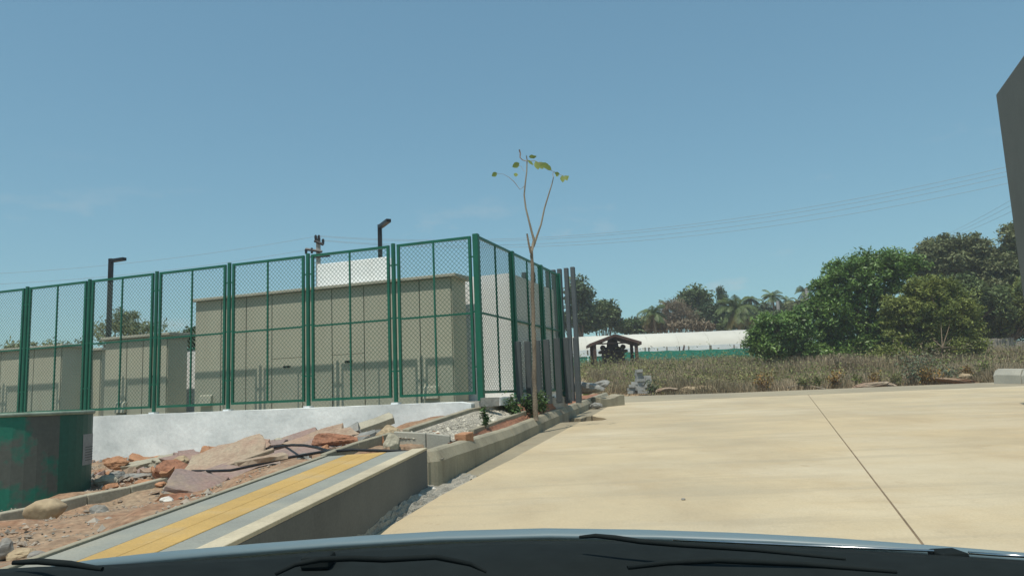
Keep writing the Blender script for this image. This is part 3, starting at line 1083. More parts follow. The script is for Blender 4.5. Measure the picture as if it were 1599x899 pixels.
# ---------------------------------------------------------------- electrical kiosks
def kiosk(name, label, u, v0, v1, depth, h, doors, group=None, splits=(), handles=(), hoods=(), z0=-0.02):
    k = thing(name, label, 'kiosk', S(u, (v0 + v1) / 2), group, rz=-TH)
    w = v1 - v0
    X = lambda f: -w / 2 + f * w
    MB().box(-w / 2 + .02, w / 2 - .004, .014, depth, z0, h - .005).build('cabinet', 'kiosk_gap', k)
    MB().box(w / 2 - .004, w / 2 + .012, .012, depth + .01, z0, h - .004).build('side_panel', 'kiosk_paint', k)
    MB().box(-w / 2 + .004, -w / 2 + .02, .012, depth + .01, z0, h - .004).build('side_panel', 'kiosk_paint', k)
    dset = []
    edges = [0] + list(doors) + [1]
    for i in range(len(edges) - 1):
        a, b = X(edges[i]) + .010, X(edges[i + 1]) - .010
        sp = [s[1] for s in splits if s[0] == i]
        zs = [z0] + sp + [h - .006]
        for za, zb in zip(zs, zs[1:]):
            dset.append((a, b, za, zb, MB().box(a, b, -.012, .010, za + (.006 if za > z0 else 0), zb - .004).build('door', 'kiosk_paint', k, bevel=.003, segs=1)))
    for hx, hz in handles:
        hb = MB()
        hb.box(X(hx) - .09, X(hx) + .09, -.03, -.0125, hz, hz + .045)
        hb.box(X(hx) - .05, X(hx) + .10, -.045, -.03, hz + .012, hz + .032)
        hb.build('handle', 'black_metal', next((d_[4] for d_ in dset if d_[0] <= X(hx) <= d_[1] and d_[2] <= hz <= d_[3]), k))
    for hx, hz in hoods:
        q = MB()
        q.hexa([V3((X(hx) - .17, -.10, hz)), V3((X(hx) + .17, -.10, hz)), V3((X(hx) + .17, -.013, hz)), V3((X(hx) - .17, -.013, hz)),
                V3((X(hx) - .17, -.06, hz + .22)), V3((X(hx) + .17, -.06, hz + .22)), V3((X(hx) + .17, -.013, hz + .26)), V3((X(hx) - .17, -.013, hz + .26))])
        q.build('vent_hood', 'kiosk_paint', k)
    rf = MB()
    rf.hexa([V3((-w / 2 - .06, -.11, h)), V3((w / 2 + .14, -.11, h)), V3((w / 2 + .14, depth + .1, h)), V3((-w / 2 - .06, depth + .1, h)),
             V3((-w / 2 - .06, -.11, h + .06)), V3((w / 2 + .14, -.11, h + .06)), V3((w / 2 + .14, depth + .1, h + .09)), V3((-w / 2 - .06, depth + .1, h + .09))])
    rf.build('roof', 'kiosk_roof', k, bevel=.006, segs=1)
    return k


pxs = [345.5, 384.7, 425, 473, 519, 569.4, 657]
def frac(px, u, v0, v1, py):
    d = CAM_R @ V3(((px - 799.5) / F_PX, -(py - 449.5) / F_PX, -1.0))
    o = V3((0, 0, EYE)) - V3((C0.x, C0.y, 0))
    t = (u - (o.x * UX + o.y * UY)) / (d.x * UX + d.y * UY)
    p = o + d * t
    v = p.x * VX + p.y * VY
    return (v - v0) / (v1 - v0), p.z - BZ
BU = .93
BV0, BV1 = frac(305, BU, 0, 1, 540)[0], frac(706, BU, 0, 1, 500)[0]
dr = [frac(p, BU, BV0, BV1, 540)[0] for p in pxs]
s3 = frac(450, BU, BV0, BV1, 559)
s5 = frac(545, BU, BV0, BV1, 553)
h3 = frac(449, BU, BV0, BV1, 574)
h5 = frac(545, BU, BV0, BV1, 566)
kiosk('electrical_kiosk', 'long beige metal kiosk with tall doors, the largest behind the green fence', BU, BV0, BV1, .70, 2.545, dr,
      splits=((3, s3[1]), (5, s5[1])), handles=((h3[0], h3[1]), (h5[0], h5[1])), hoods=((.055, .12), (.925, .08)))
kiosk('electrical_kiosk', 'small beige kiosk with pale roof slab beside the gap to the long kiosk', .95, -10.28, -8.36, .62, 1.82, (.36, .62),
      handles=((.8, .85),), hoods=((.3, .05),))
kiosk('electrical_kiosk', 'low beige kiosk cut off by the picture edge, behind the green tank', .95, -16.4, -11.72, .66, 1.75, (.3, .55, .8))
kiosk('electrical_kiosk', 'narrow beige cabinet set back between two kiosks', 1.75, -12.25, -11.3, .5, 1.67, (.5,))

# white building and yard wall behind
wb = thing('white_building', 'plain white block building behind the long kiosk, with a taller part', 'building', S(1.95, -2), rz=-TH)
MB().box(-3.0, 1.98, 0, 3.2, -.02, 2.68).build('wall', 'white_paint', wb)
MB().box(-3.05, -1.16, 0.25, 0.68, 2.0, 3.39).build('tower', 'white_paint', wb, bevel=.01, segs=1)
yw = MB().box(-.9, 0.9, 0, .2, -.02, 1.56)
yard = thing('yard_wall', 'white yard wall seen in the gap between the two kiosks', 'wall', S(2.2, -8.6), rz=-TH)
yw.build('wall_face', 'white_paint', yard)
MB().box(-.9, .9, -.02, .22, 1.56, 1.60).build('coping', 'green_paint', yard)

# lamp posts
def lamp(px, py, d, adx, ady, label):
    top = P(px, py, d)
    base = V3((top.x, top.y, BZ - .02))
    e = thing('lamp_post', label, 'lamp post', base, 'black lamp posts in the compound')
    b = MB().box(top.x - .05, top.x + .05, top.y - .05, top.y + .05, base.z, top.z)
    b.build('pole', 'black_metal', e)
    t = V3((adx, ady, 0))
    n = V3((-ady, adx, 0)).normalized() * .06
    s0 = top + t.normalized() * .055
    q = [s0 - n, s0 + t - n, s0 + t + n, s0 + n]
    MB().hexa([p + V3((0, 0, -.10)) for p in q] + [p + V3((0, 0, -.02)) for p in q]).build('lamp_arm', 'black_metal', e)


lamp(173.5, 404, 20.5, .42, -.18, 'black right-angled lamp post above the small kiosk, apart from the other')
lamp(593, 351, 19.3, .32, -.65, 'black right-angled lamp post rising over the white rooftop block')

# grey screen posts
for i, (px, top, bot) in enumerate(((805, 533, 627), (820, 533, 625), (835, 531.5, 623), (849.5, 530, 622), (865.5, 528, 621), (880, 527, 622), (895, 527, 622))):
    f = i / 6
    d = (16.15, 16.6, 17.2, 17.85, 18.5, 19.6, 21.4)[i]
    t = P(px + 3.5, top, d)
    b = P(px + 7.5, bot, d)
    w = lerp(.055, .068, f)
    mb = MB().box(-w, w, -w, w, b.z - t.z - .12, 0, Matrix.Translation(t) @ Matrix.Rotation(-TH, 4, 'Z'))
    words = ('first', 'second', 'third', 'fourth', 'fifth', 'sixth', 'seventh')
    tag(mb.build('short_post', 'grey_post', bevel=.006, segs=1), 'short grey square post beside the green fence, %s from the fence corner' % words[i], 'post', 'short grey posts along the side fence')
tx = ((818, 425.5), (832, 425), (844, 424), (855, 422.5), (864, 421.5), (873.5, 420), (884, 418.7), (894, 417))
words = ('first', 'second', 'third', 'fourth', 'fifth', 'sixth', 'seventh', 'eighth')
for i, (px, top) in enumerate(tx):
    f = i / 7
    d = lerp(24.0, 23.5, f)
    t = P(px, top, d)
    w = .062
    mb = MB().box(-w, w, -w * 1.1, w * 1.1, .85 - t.z, 0, Matrix.Translation(t) @ Matrix.Rotation(-TH, 4, 'Z'))
    tag(mb.build('tall_post', 'grey_post', bevel=.006, segs=1), 'tall grey square post behind the side fence, %s counted from the white building' % words[i], 'post', 'tall grey posts at the back of the compound')
sg = P(844, 483, 18.9)
mb = MB().box(-.1, .1, -.01, .01, -.17, .17, Matrix.Translation(sg) @ Matrix.Rotation(-TH, 4, 'Z'))
tag(mb.build('notice_plate', 'sign_pink'), 'small faded pink notice plate behind the side fence mesh', 'sign')

# ---------------------------------------------------------------- sapling in the planter
SD = 15.4
sap = thing('sapling', 'thin bare sapling with few leaves, tied in the planter by the fence', 'tree', P(836, 634, SD))
mb = MB()
tr_px = [(837, 656, .068), (836, 640, .062), (834.5, 600, .056), (834, 550, .052), (833, 500, .050), (831.5, 450, .046), (831, 410, .043), (829, 385, .032)]
kn = np.random.default_rng(40)
tp_, tr_ = [], []
for (a0, b0, r0_), (a1_, b1_, r1_) in zip(tr_px, tr_px[1:]):
    for k in range(5):
        t_ = k / 5
        tp_.append(P(lerp(a0, a1_, t_) + kn.normal() * .25, lerp(b0, b1_, t_), SD + kn.normal() * .004))
        tr_.append(.84 * lerp(r0_, r1_, t_) * (1 + kn.normal() * .07))
mb.tube(tp_ + [P(829, 385, SD)], tr_ + [.032], 10)
mb.build('trunk', 'sapling_bark', sap, smooth=True)
mb = MB()
st = [(829, 395, .028), (825.5, 380, .022), (823, 365, .020)]
mb.tube([P(a, b, SD - .05) for a, b, r in st], [r for a, b, r in st], 6)
mb.build('broken_stub', 'sapling_bark', sap)
br = [[(830, 392, .032), (834, 375, .030), (831, 365, .024), (826, 345, .020), (821, 325, .018), (818.5, 305, .016), (820, 288, .015), (822.5, 268, .013), (823, 250, .012), (822, 243, .008)],
      [(833, 385, .026), (838, 370, .022), (845, 350, .018), (850, 326, .016), (857, 303, .014), (862, 287, .011), (864.5, 276, .008)],
      [(820, 290, .006), (812, 296, .005), (803, 284, .007), (795, 277, .005), (786, 272, .003), (775, 271, .003)],
      [(823, 252, .008), (816, 250, .010), (812, 246, .012), (812.5, 240, .014), (811, 234, .015)],
      [(823, 252, .005), (835, 251, .005), (848, 257, .005), (860, 266, .005), (872, 272, .004), (882, 275, .003)],
      [(818.5, 268, .003), (814, 260, .003), (806, 257, .003)], [(864, 277, .006), (863, 271, .005), (866, 268, .003)]]
for k, b in enumerate(br):
    MB().tube([P(x, y, SD + .06 * math.sin(k * 2)) for x, y, r in b], [r for x, y, r in b], 7).build('branch', 'bark_pale' if k < 2 else 'twig', sap, smooth=True)


def leaf(px, py, lx, ly, w, dd=0.0, cup=.25):
    """a single leaf from its base pixel towards (px+lx, py+ly)"""
    a, b = P(px, py, SD + dd), P(px + lx, py + ly, SD + dd - .05)
    ax = b - a
    sd = ax.cross(V3((0, 1, 0.4))).normalized() * w * 1.15
    dn = V3((0, -1, -.3)).normalized() * w * cup
    mb = MB()
    st = ((0, .05), (.2, .75), (.5, 1.0), (.8, .6), (1, .03))
    for (t, f) in st:
        c = a + ax * t
        mb.v += [tuple(c + sd * f + dn * f), tuple(c), tuple(c - sd * f + dn * f)]
    for i in range(4):
        k = i * 3
        mb.f += [(k, k + 3, k + 4, k + 1), (k + 1, k + 4, k + 5, k + 2)]
    return mb.build('leaf', 'leaf_young', sap, smooth=True)


for a in ((811, 255, -11, 6, .055), (806, 270, -1, 6, .04), (776, 270, -8, 5, .045), (836, 252, 5, 13, .05, -.1), (842, 253, 6, 11, .06, .1), (847, 254, 12, 11, .05),
          (852, 258, 9, 8, .045, .1), (824, 250, 9, 8, .025), (830, 246, 8, -2, .025), (866, 270, 8, 2, .03), (878, 274, 1, 11, .045, -.1), (882, 274, 4, 8, .04),
          (884, 275, 3, 4, .04, .1), (826, 245, 9, -1, .035, .1), (835, 247, -8, -3, .02), (868, 272, 4, 3, .03)):
    leaf(*a)

# planter shrubs (leafy)
pg = 'young shrubs planted in the strip of red soil'
for i, (px, py, hpx, wpx, n, lab) in enumerate((
        (761, 670, 30, 9, 60, 'thin upright seedling alone at the near end of the planter'),
        (803, 652, 27, 15, 170, 'bushy seedling in the planter left of the sapling'),
        (829, 648, 26, 12, 170, 'leafy shrub close in front of the sapling trunk'),
        (845, 643, 24, 13, 170, 'leafy shrub close behind the sapling trunk'),
        (862, 635, 16, 11, 120, 'low shrub third along past the sapling'),
        (876, 629, 13, 9, 90, 'last and smallest shrub of the planter, below the grey posts'))):
    d = on_road(px, py, .34).y + .1
    b = P(px, py, d)
    e = thing('planter_shrub', lab, 'shrub', b, pg)
    r = np.random.default_rng(60 + i)
    hh, ww = 1.15 * hpx * d / F_PX, 1.3 * wpx * d / F_PX
    n = int(n * 1.8)
    stems = MB()
    pts = []
    for s in range(5 if i else 2):
        tip = b + V3((r.normal() * ww * .5, r.normal() * ww * .5, hh * r.uniform(.75, 1.05)))
        stems.tube([b - V3((0, 0, .05)), lerp(b, tip, .5) + V3((r.normal() * .02, 0, 0)), tip], [.007, .005, .002], 5)
        for k in range(n // (5 if i else 2)):
            t = r.uniform(.2, 1)
            pts.append(np.array(lerp(b, tip, t)) + r.normal(size=3) * ww * .28)
    stems.build('stem', 'twig', e)
    quads('leaves', leaf_quads(np.array(pts), .095, .045, r, .4), 'leaf_shrub', e)

# ---------------------------------------------------------------- green steel tank, boulder, drain kerb, slab pile
tc0 = P(3, 700, 10.7)
TR, TZ0, TZ1 = 1.09, -0.10, P(60, 646, 10.2).z
tank = thing('steel_tank', 'big open round steel tank, worn green paint, standing on the rubble', 'tank', (tc0.x, tc0.y, TZ0))
n = 48
for (m_, a0_, a1_) in (('tank_paint', -.37, -.37 + math.pi), ('tank_faded', -.37 + math.pi, -.37 + 2 * math.pi)):
    mb = MB()
    ns = 24
    for i in range(ns + 1):
        a = lerp(a0_, a1_, i / ns)
        ca, sa = math.cos(a), math.sin(a)
        mb.v += [(tc0.x + TR * ca, tc0.y + TR * sa, TZ0), (tc0.x + TR * ca, tc0.y + TR * sa, TZ1), (tc0.x + (TR - .02) * ca, tc0.y + (TR - .02) * sa, TZ1),
                 (tc0.x + (TR - .02) * ca, tc0.y + (TR - .02) * sa, TZ0)]
    for i in range(ns):
        for k in range(3):
            mb.f.append((i * 4 + k, i * 4 + 4 + k, i * 4 + 5 + k, i * 4 + k + 1))
    mb.build('shell_plate', m_, tank, smooth=False)
ring = [V3((tc0.x + (TR + .0) * math.cos(2 * math.pi * i / n), tc0.y + TR * math.sin(2 * math.pi * i / n), TZ1)) for i in range(n + 1)]
MB().tube(ring, .03, 6, cap=False).build('rim', 'tank_rim', tank, smooth=True)
ang0 = math.atan2(-tc0.y, -tc0.x)
# paper notice stuck on the shell, towards its visible end
def on_shell(a, z, off=.004):
    return V3((tc0.x + (TR + off) * math.cos(a), tc0.y + (TR + off) * math.sin(a), z))
a1 = 0.03
pz = P(120, 731, 10.2).z
mb = MB()
seg = 6
for i in range(seg):
    aa, bb = a1 + .5 * i / seg, a1 + .5 * (i + 1) / seg
    mb.poly([on_shell(aa, pz + .0), on_shell(bb, pz), on_shell(bb, pz + .42), on_shell(aa, pz + .42)])
pp = mb.build('paper_notice', 'paper', tank, smooth=True)
mb = MB()
for k in range(6):
    zz = pz + .06 + k * .035
    for i in range(4):
        aa, bb = a1 + .06 + .36 * i / 4, a1 + .06 + .36 * (i + 1) / 4
        mb.poly([on_shell(aa, zz, .007), on_shell(bb, zz, .007), on_shell(bb, zz + .012, .007), on_shell(aa, zz + .012, .007)])
mb.build('notice_print', 'print_grey', tank)

b = P(69, 797, 8.7)
o = link(bpy.data.objects.new('boulder', rock_mesh((.225, .16, .135), 12, .5, sub=3)), 'boulder', None, True)
o.location = b
o.rotation_euler = (0.1, -.25, .2)
tag(o, 'tan boulder lying in front of the green tank', 'boulder')

dk = thing('drain_kerb', 'low dark concrete drain edge running from the tank to the slab pile', 'kerb', P(140, 785, 10))
path = [P(-60, 815, 8.6), P(0, 801, 9.1), P(70, 788, 9.6), P(137, 772, 10.1), P(205, 759, 10.6), P(273, 742, 11.1), P(300, 731, 11.5), P(330, 720, 11.9)]
for a, b in zip(path, path[1:]):
    t = (b - a)
    t.z = 0
    t.normalize()
    nn = V3((-t.y, t.x, 0)) * .13
    q = [a + t * .003, b - t * .003, b - t * .003 + nn, a + t * .003 + nn]
    MB().hexa([p - V3((0, 0, .45)) for p in q] + q).build('kerb_stone', 'block_tan', dk, bevel=.015, segs=2)


def slab_thing(px, py, d, sx, sy, sz, rot, m, label, group, seed, j=.03, name='broken_flagstone', cat='stone'):
    mb = MB()
    c = P(px, py, d)
    c.z = max(c.z, soil_z(c.x, c.y) + .10)
    rough_box(mb, sx, sy, sz, Matrix.Translation(c) @ rotm(*rot), np.random.default_rng(seed), j, 5, 4)
    return tag(mb.build(name, m, bevel=.006, segs=1), label, cat, group)


sg_ = 'broken stone slabs in the rubble pile'
slab_thing(308, 755, 8.7, .62, .55, .055, (18, 14, 20), 'pink_slab', 'pinkish slab at the near foot of the pile, tilted to the drain', sg_, 1)
slab_thing(340, 745, 9.2, .75, .50, .055, (16, -6, 25), 'pink_slab', 'mauve slab lying under the black cable next to the tan slab', sg_, 2)
slab_thing(420, 727, 10.2, 1.7, .75, .06, (20, -13, 22), 'pink_slab', 'largest mauve slab, with the black cable across it', sg_, 3, .04)
slab_thing(352, 716, 10.9, 1.05, .80, .06, (24, -16, 16), 'tan_slab', 'sand-coloured slab leaning on top of the pile', sg_, 4, .04)
slab_thing(345, 731, 9.7, 1.30, .09, .05, (10, -17, 18), 'tan_slab', 'long narrow stone strip propped along the tan slab', sg_, 5, .01)
slab_thing(318, 740, 9.4, .45, .12, .05, (8, -13, 22), 'tan_slab', 'short pale stone strip near the drain edge', sg_, 6, .01)
slab_thing(415, 697, 12.0, .65, .35, .10, (8, -6, 10), 'pink_slab', 'pink brick-like slab against the whitewashed wall', sg_, 7)
slab_thing(555, 676, 12.4, 1.25, .30, .11, (15, -17, 20), 'block_tan', 'long broken concrete post leaning up towards the wall', None, 8, .015, 'concrete_post', 'post')
slab_thing(408, 748, 8.3, .50, .22, .05, (0, -5, 30), 'tan_slab', 'flat pale slab wedged along the tiled ramp edge', sg_, 9)

slab_thing(465, 712, 10.8, .95, .5, .06, (18, -10, 25), 'pink_slab', 'mauve slab end where both black cables meet', sg_, 10, .04)
slab_thing(378, 702, 11.8, .8, .5, .06, (14, -10, 12), 'tan_slab', 'pale slab lying flat behind the sand-coloured one', sg_, 11, .04)
slab_thing(590, 668, 12.9, .5, .22, .08, (5, 12, -20), 'block_tan', 'short concrete chunk under the upper end of the leaning post', None, 12, .03, 'concrete_chunk', 'chunk')
slab_thing(500, 699, 11.6, .9, .5, .07, (20, -15, 30), 'tan_slab', 'dusty slab leaning between the mauve slab end and the concrete post', sg_, 13, .05)
slab_thing(452, 690, 12.9, .9, .45, .07, (24, -12, 5), 'pink_slab', 'reddish slab tilted against the wall above the cables', sg_, 14, .05)
slab_thing(298, 716, 12.6, .7, .4, .07, (16, 10, -15), 'pink_slab', 'weathered slab behind the rusty red lump', sg_, 15, .05)
slab_thing(232, 722, 13.6, .8, .35, .08, (10, -8, 12), 'block_tan', 'grey-tan slab lying at the wall foot near the tank', sg_, 16, .05)
rk = 'rocks and lumps in the rubble'
ROCKS = (
    ('rock', 183, 723, 13.5, (.20, .14, .11), 'brick_clay', 'brown brick-like block by the tank, beneath the wall', 21),
    ('rock', 212, 727, 14.0, (.18, .13, .09), 'rubble_grey', 'dark block next to the brown brick, beneath the wall', 22),
    ('rock', 166, 752, 11.3, (.17, .12, .10), 'block_tan', 'squared grey block just right of the tank foot', 23),
    ('rock', 268, 738, 11.2, (.27, .2, .20), 'brick_soil', 'rusty red lump of earth by the drain edge', 24),
    ('rock', 258, 720, 13.0, (.27, .2, .13), 'block_tan', 'pale grey rounded lump at the wall foot', 25),
    ('rock', 282, 721, 11.8, (.13, .1, .11), 'boulder', 'tan stone standing on the red lump', 26),
    ('rock', 325, 714, 12.2, (.18, .15, .18), 'brick_clay', 'orange-brown rock between the lump and the tan slab', 27),
    ('rock', 235, 755, 11.0, (.32, .12, .06), 'brick_clay', 'flat red clod along the drain edge', 28),
    ('rock', 206, 745, 12.0, (.36, .2, .07), 'rubble_grey', 'wide grey mortar heap behind the squared block', 29),
    ('rock', 182, 742, 11.9, (.13, .1, .09), 'rubble_grey', 'dark grey stone on the mortar heap', 30),
    ('rock', 260, 782, 7.6, (.07, .05, .05), 'lump_white', 'small white stone by the tile edging', 31),
    ('rock', 263, 794, 7.3, (.06, .05, .045), 'rubble_grey', 'small dark stone under the white one', 32),
    ('rock', 292, 782, 7.9, (.22, .12, .08), 'brick_soil', 'dark red clod under the pink slab', 33),
    ('rock', 155, 800, 7.9, (.10, .04, .10), 'rubble_grey', 'upright pointed grey shard in the red soil', 34),
    ('rock', 8, 858, 5.0, (.06, .05, .07), 'rubble_grey', 'grey stone at the picture edge above the bonnet', 35),
    ('rock', 32, 870, 5.0, (.10, .07, .06), 'boulder', 'tan stone above the bonnet end', 36),
    ('rock', 56, 868, 4.9, (.07, .05, .04), 'rubble_grey', 'grey chip between tan stone and tile edging', 37),
    ('rock', 528, 688, 10.6, (.40, .2, .11), 'brick_soil', 'red earth clod under the leaning concrete post', 38),
    ('rock', 605, 676, 10.2, (.16, .12, .10), 'boulder', 'tan stone at the end of the pit kerb', 39),
    ('rock', 440, 689, 12.6, (.14, .1, .06), 'block_tan', 'small tan stone on the pink brick slab', 40),
    ('rock', 392, 690, 12.4, (.08, .07, .07), 'boulder', 'small tan stone topping the slab pile', 41),
    ('rock', 612, 694, 9.25, (.10, .08, .13), 'block_tan', 'broken mortar lump in the pit corner', 42),
    ('rock', 652, 776, None, (.05, .09, .035), 'lump_white', 'white mortar lump between ramp wall and gutter', 43),
    ('rock', 668, 764, None, (.11, .04, .02), 'lump_white', 'white mortar streak beside the mortar lump', 44),
    ('rock', 618, 792, None, (.10, .12, .035), 'rubble_grey', 'flat grey mortar chunk at the foot of the ramp wall', 45),
    ('rock', 931, 633, 23.8, (.2, .15, .10), 'rubble_grey', 'grey stone against the loose kerb piece', 47),
    ('rock', 915, 606, 24.8, (.7, .35, .19), 'rubble_grey', 'heap of grey rubble behind the far kerb end', 48),
    ('rock', 935, 602, 25.5, (.45, .3, .17), 'rubble_grey', 'grey rubble lump near the end of the kerb', 49),
    ('rock', 1040, 609, 33.5, (.5, .3, .11), 'tan_slab', 'flat brownish stone at the road end near the block stack', 50),
    ('rock', 1075, 609, 33.8, (.5, .3, .16), 'boulder', 'tan stone along the far road edge below the net', 51),
    ('rock', 1098, 607, 34, (.45, .3, .18), 'boulder', 'pale stone right of the others on the road edge', 52),
    ('rock', 1358, 601, 32.6, (.75, .3, .12), 'tan_slab', 'flat tan stone on the road edge by the bush', 53),
    ('rock', 1383, 600, 32.6, (.45, .25, .11), 'tan_slab', 'small tan stone right of the flat one', 54),
    ('rock', 1495, 595, 32.8, (1.2, .4, .10), 'red_soil', 'low heap of red soil at the far road edge', 55),
    ('rock', 1507, 589, 33.2, (.30, .2, .2), 'boulder', 'pale stone on the red soil heap', 56),
    ('rock', 1067, 779, None, (.02, .02, .012), 'rubble_grey', 'tiny dark pebble alone on the road', 57),
)
for nm, px, py, d, s, m, lab, sd in ROCKS:
    o = link(bpy.data.objects.new(nm, rock_mesh(s, sd, .6, sub=4 if s[0] > .09 else 3)), m, None)
    o.location = P(px, py, d) if d else on_road(px, py, s[2] * .5)
    o.rotation_euler = (random.uniform(-.1, .1), random.uniform(-.15, .15), random.uniform(-.3, .3))
    tag(o, lab, 'rock', rk)

def s_heap(r):
    k = r.uniform()
    if k < .45:
        px, d = r.normal(400, 70), r.normal(11.0, .9)
    elif k < .7:
        px, d = r.normal(560, 35), r.normal(11.6, .9)
    else:
        px, d = r.uniform(140, 360), r.uniform(11.4, 16)
    p = P(px, 700, d)
    return p.x, p.y


rh = np.random.default_rng(51)
for nm, m_, cnt, lab in (('broken_brick', 'brick_clay', 150, 'red-brown broken brick scattered through the slab pile'), ('broken_concrete', 'rubble_grey', 150, 'grey broken concrete scattered through the slab pile'),
                         ('broken_stone', 'pink_slab', 110, 'pinkish stone chips scattered through the slab pile'), ('crumbled_plaster', 'tan_slab', 130, 'pale crumbled plaster scattered through the slab pile')):
    mb = MB()
    for k in range(cnt):
        x_, y_ = s_heap(rh)
        if x_ > -1.75 + max(0, (y_ - 9.4)) * .12 or y_ > 16.4:
            continue
        sz_ = rh.uniform(.04, .13) * (1.7 if rh.uniform() < .12 else 1)
        rough_box(mb, sz_ * rh.uniform(1, 2.1), sz_ * rh.uniform(.7, 1.4), sz_ * rh.uniform(.3, .8),
                  rotm(rh.normal() * 22, rh.normal() * 22, rh.uniform(0, 180), (x_, y_, soil_z(x_, y_) + sz_ * .2)), rh, sz_ * .14, 3, 2)
    tag(mb.build(nm, m_), lab, 'rubble', kind='stuff')

cb = MB()
cpts = [(300, 735, 9.9), (330, 735, 9.2), (360, 734, 9.0), (400, 725.5, 8.9), (450, 714, 8.75), (500, 705.5, 8.6), (550, 702, 8.4), (610, 703.5, 8.35), (640, 705, 8.3)]
sm = [P(*c) for c in cpts]
cb.tube(sm, .016, 7)
tag(cb.build('cable', 'cable_black', smooth=True), 'black cable trailing over the mauve slab to the ramp end', 'cable', None)
cb = MB()
cpts = [(415, 700.5, 11.2), (435, 697, 10.8), (455, 694.5, 10.4), (475, 695, 10.0), (495, 698.5, 9.5), (515, 704.5, 8.9)]
cb.tube([P(*c) for c in cpts], .018, 7)
tag(cb.build('cable', 'cable_black', smooth=True), 'short black cable looping down from the pink brick slab', 'cable', None)

# loose kerb piece, barrier, block stack at the road end
mb = MB()
k0, k1 = on_road(938, 636), on_road(976, 632)
ax = (k1 - k0)
side = V3((-ax.y, ax.x, 0)).normalized() * .35
hs = (.30, .26, .25, .28, .34, .33)
for i, h in enumerate(hs):
    c = k0 + ax * (i / 5)
    mb.v += [tuple(c + V3((0, 0, -.03))), tuple(c + V3((0, 0, h))), tuple(c + side + V3((0, 0, h + .04))), tuple(c + side + V3((0, 0, -.03)))]
for i in range(5):
    for j in range(4):
        a, b = i * 4 + j, i * 4 + (j + 1) % 4
        mb.f.append((a, a + 4, b + 4, b))
mb.f += [(0, 1, 2, 3), (23, 22, 21, 20)]
tag(mb.build('loose_kerb_piece', 'kerb_concrete', bevel=.02), 'loose curved kerb piece lying at the end of the kerb', 'kerb')

bar_e = thing('concrete_barrier', 'pale chamfered concrete barrier block at the far road edge', 'barrier', P(1575, 599, 29.5))
mb = MB()
b0, b1 = P(1552, 598, 30.0), P(1680, 601, 27.0)
t = (b1 - b0)
t.z = 0
t.normalize()
nn = V3((-t.y, t.x, 0))
L = (b1 - b0).length
cut_ = L * .36
for (s0, s1) in ((0, cut_ - .01), (cut_ + .01, L)):
    mb = MB()
    pr_ = ((0, -.06), (0, .32), (.12, .55), (.38, .55), (.5, .32), (.5, -.06))
    for k, s in enumerate((s0, s0 + .15, s1)):
        c = V3((b0.x, b0.y, lerp(b0.z, b1.z, s / L))) + t * s
        for (a, h) in pr_:
            mb.v.append(tuple(c + nn * a + V3((0, 0, h * (.86 if k == 0 else 1) if h > 0 else h))))
    for i in range(2):
        for j in range(6):
            a, b = i * 6 + j, i * 6 + (j + 1) % 6
            mb.f.append((a, a + 6, b + 6, b))
    mb.f += [tuple(range(6)), tuple(reversed(range(12, 18)))]
    mb.build('barrier_block', 'barrier', bar_e, bevel=.02)

st = thing('block_stack', 'uneven stack of grey concrete blocks at the edge of the field', 'block stack', P(1000, 616, 34.8))
rb = np.random.default_rng(14)
cols_px = ((986, 3, .0), (992, 4, .1), (999, 8, 0), (1006, 6, .05), (1012, 6, -.05))
for px, nb, dy in cols_px:
    for k in range(nb):
        c = P(px, 614.5, 34.8 + dy) + V3((rb.normal() * .03, rb.normal() * .05, .07 + k * .135))
        mb = MB().box(-.13, .13, -.2, .2, -.062, .062, Matrix.Translation(c) @ rotm(0, rb.normal() * 3, rb.normal() * 10))
        mb.build('block', 'grey_block', st)

# ---------------------------------------------------------------- grey building on the right
gb = thing('grey_building', 'tall plain grey concrete wall of a building at the edge of the road', 'building', P(1555, 148, 16.0) * 1)
pc = P(1555, 148, 16.0)
gb.location = (pc.x, pc.y, 0)
mb = MB()
MM = Matrix.Translation((pc.x, pc.y, 0)) @ Matrix.Rotation(-TH, 4, 'Z')
mb.box(0, 9, -10.5, 0, -.2, pc.z, MM)
mb.build('wall', 'building_grey', gb, bevel=.02)

# ---------------------------------------------------------------- field: polytunnel, net fence, shrine, plank fence, vegetation
TD = 68.0
pt = thing('polytunnel', 'long white plastic polytunnel behind the dry field', 'greenhouse', (P(1040, 560, TD).x, TD, .93))
pa, pb = P(868, 525, TD), P(1198, 509.5, TD)
za = .5 * (pa.z + pb.z)
nsh = 7
x0, x1 = pa.x, pb.x
for i in range(nsh):
    a, b = lerp(x0, x1, i / nsh) + .004, lerp(x0, x1, (i + 1) / nsh) - .004
    mb = MB()
    m = 12
    ra = np.random.default_rng(i)
    nsx = 6
    for ii in range(nsx + 1):
        x = lerp(a, b, ii / nsx)
        for k in range(m + 1):
            w = math.pi * k / m
            yy = TD + 4.0 - 4.6 * math.cos(w)
            zz = 4.9 + (za - 4.9) * min(1.0, 1.12 * math.sin(w)) + ra.normal() * .008
            mb.v.append((x, yy, zz))
    for ii in range(nsx):
        for k in range(m):
            q = ii * (m + 1) + k
            mb.f.append((q, q + m + 1, q + m + 2, q + 1))
    mb.build('cover_sheet', 'tarpaulin', pt, smooth=True)
for i in range(nsh):
    a, b = lerp(x0, x1, i / nsh) + .06, lerp(x0, x1, (i + 1) / nsh) - .06
    MB().box(a, b, TD - .66, TD - .58, 4.35, 4.93).build('side_sheet', 'tarpaulin_edge', pt)
    MB().box(a, b, TD - .6, TD - .52, 2.4, 4.35).build('side_curtain', 'shade_net', pt)
sx = P(1075, 540, TD - 1).x
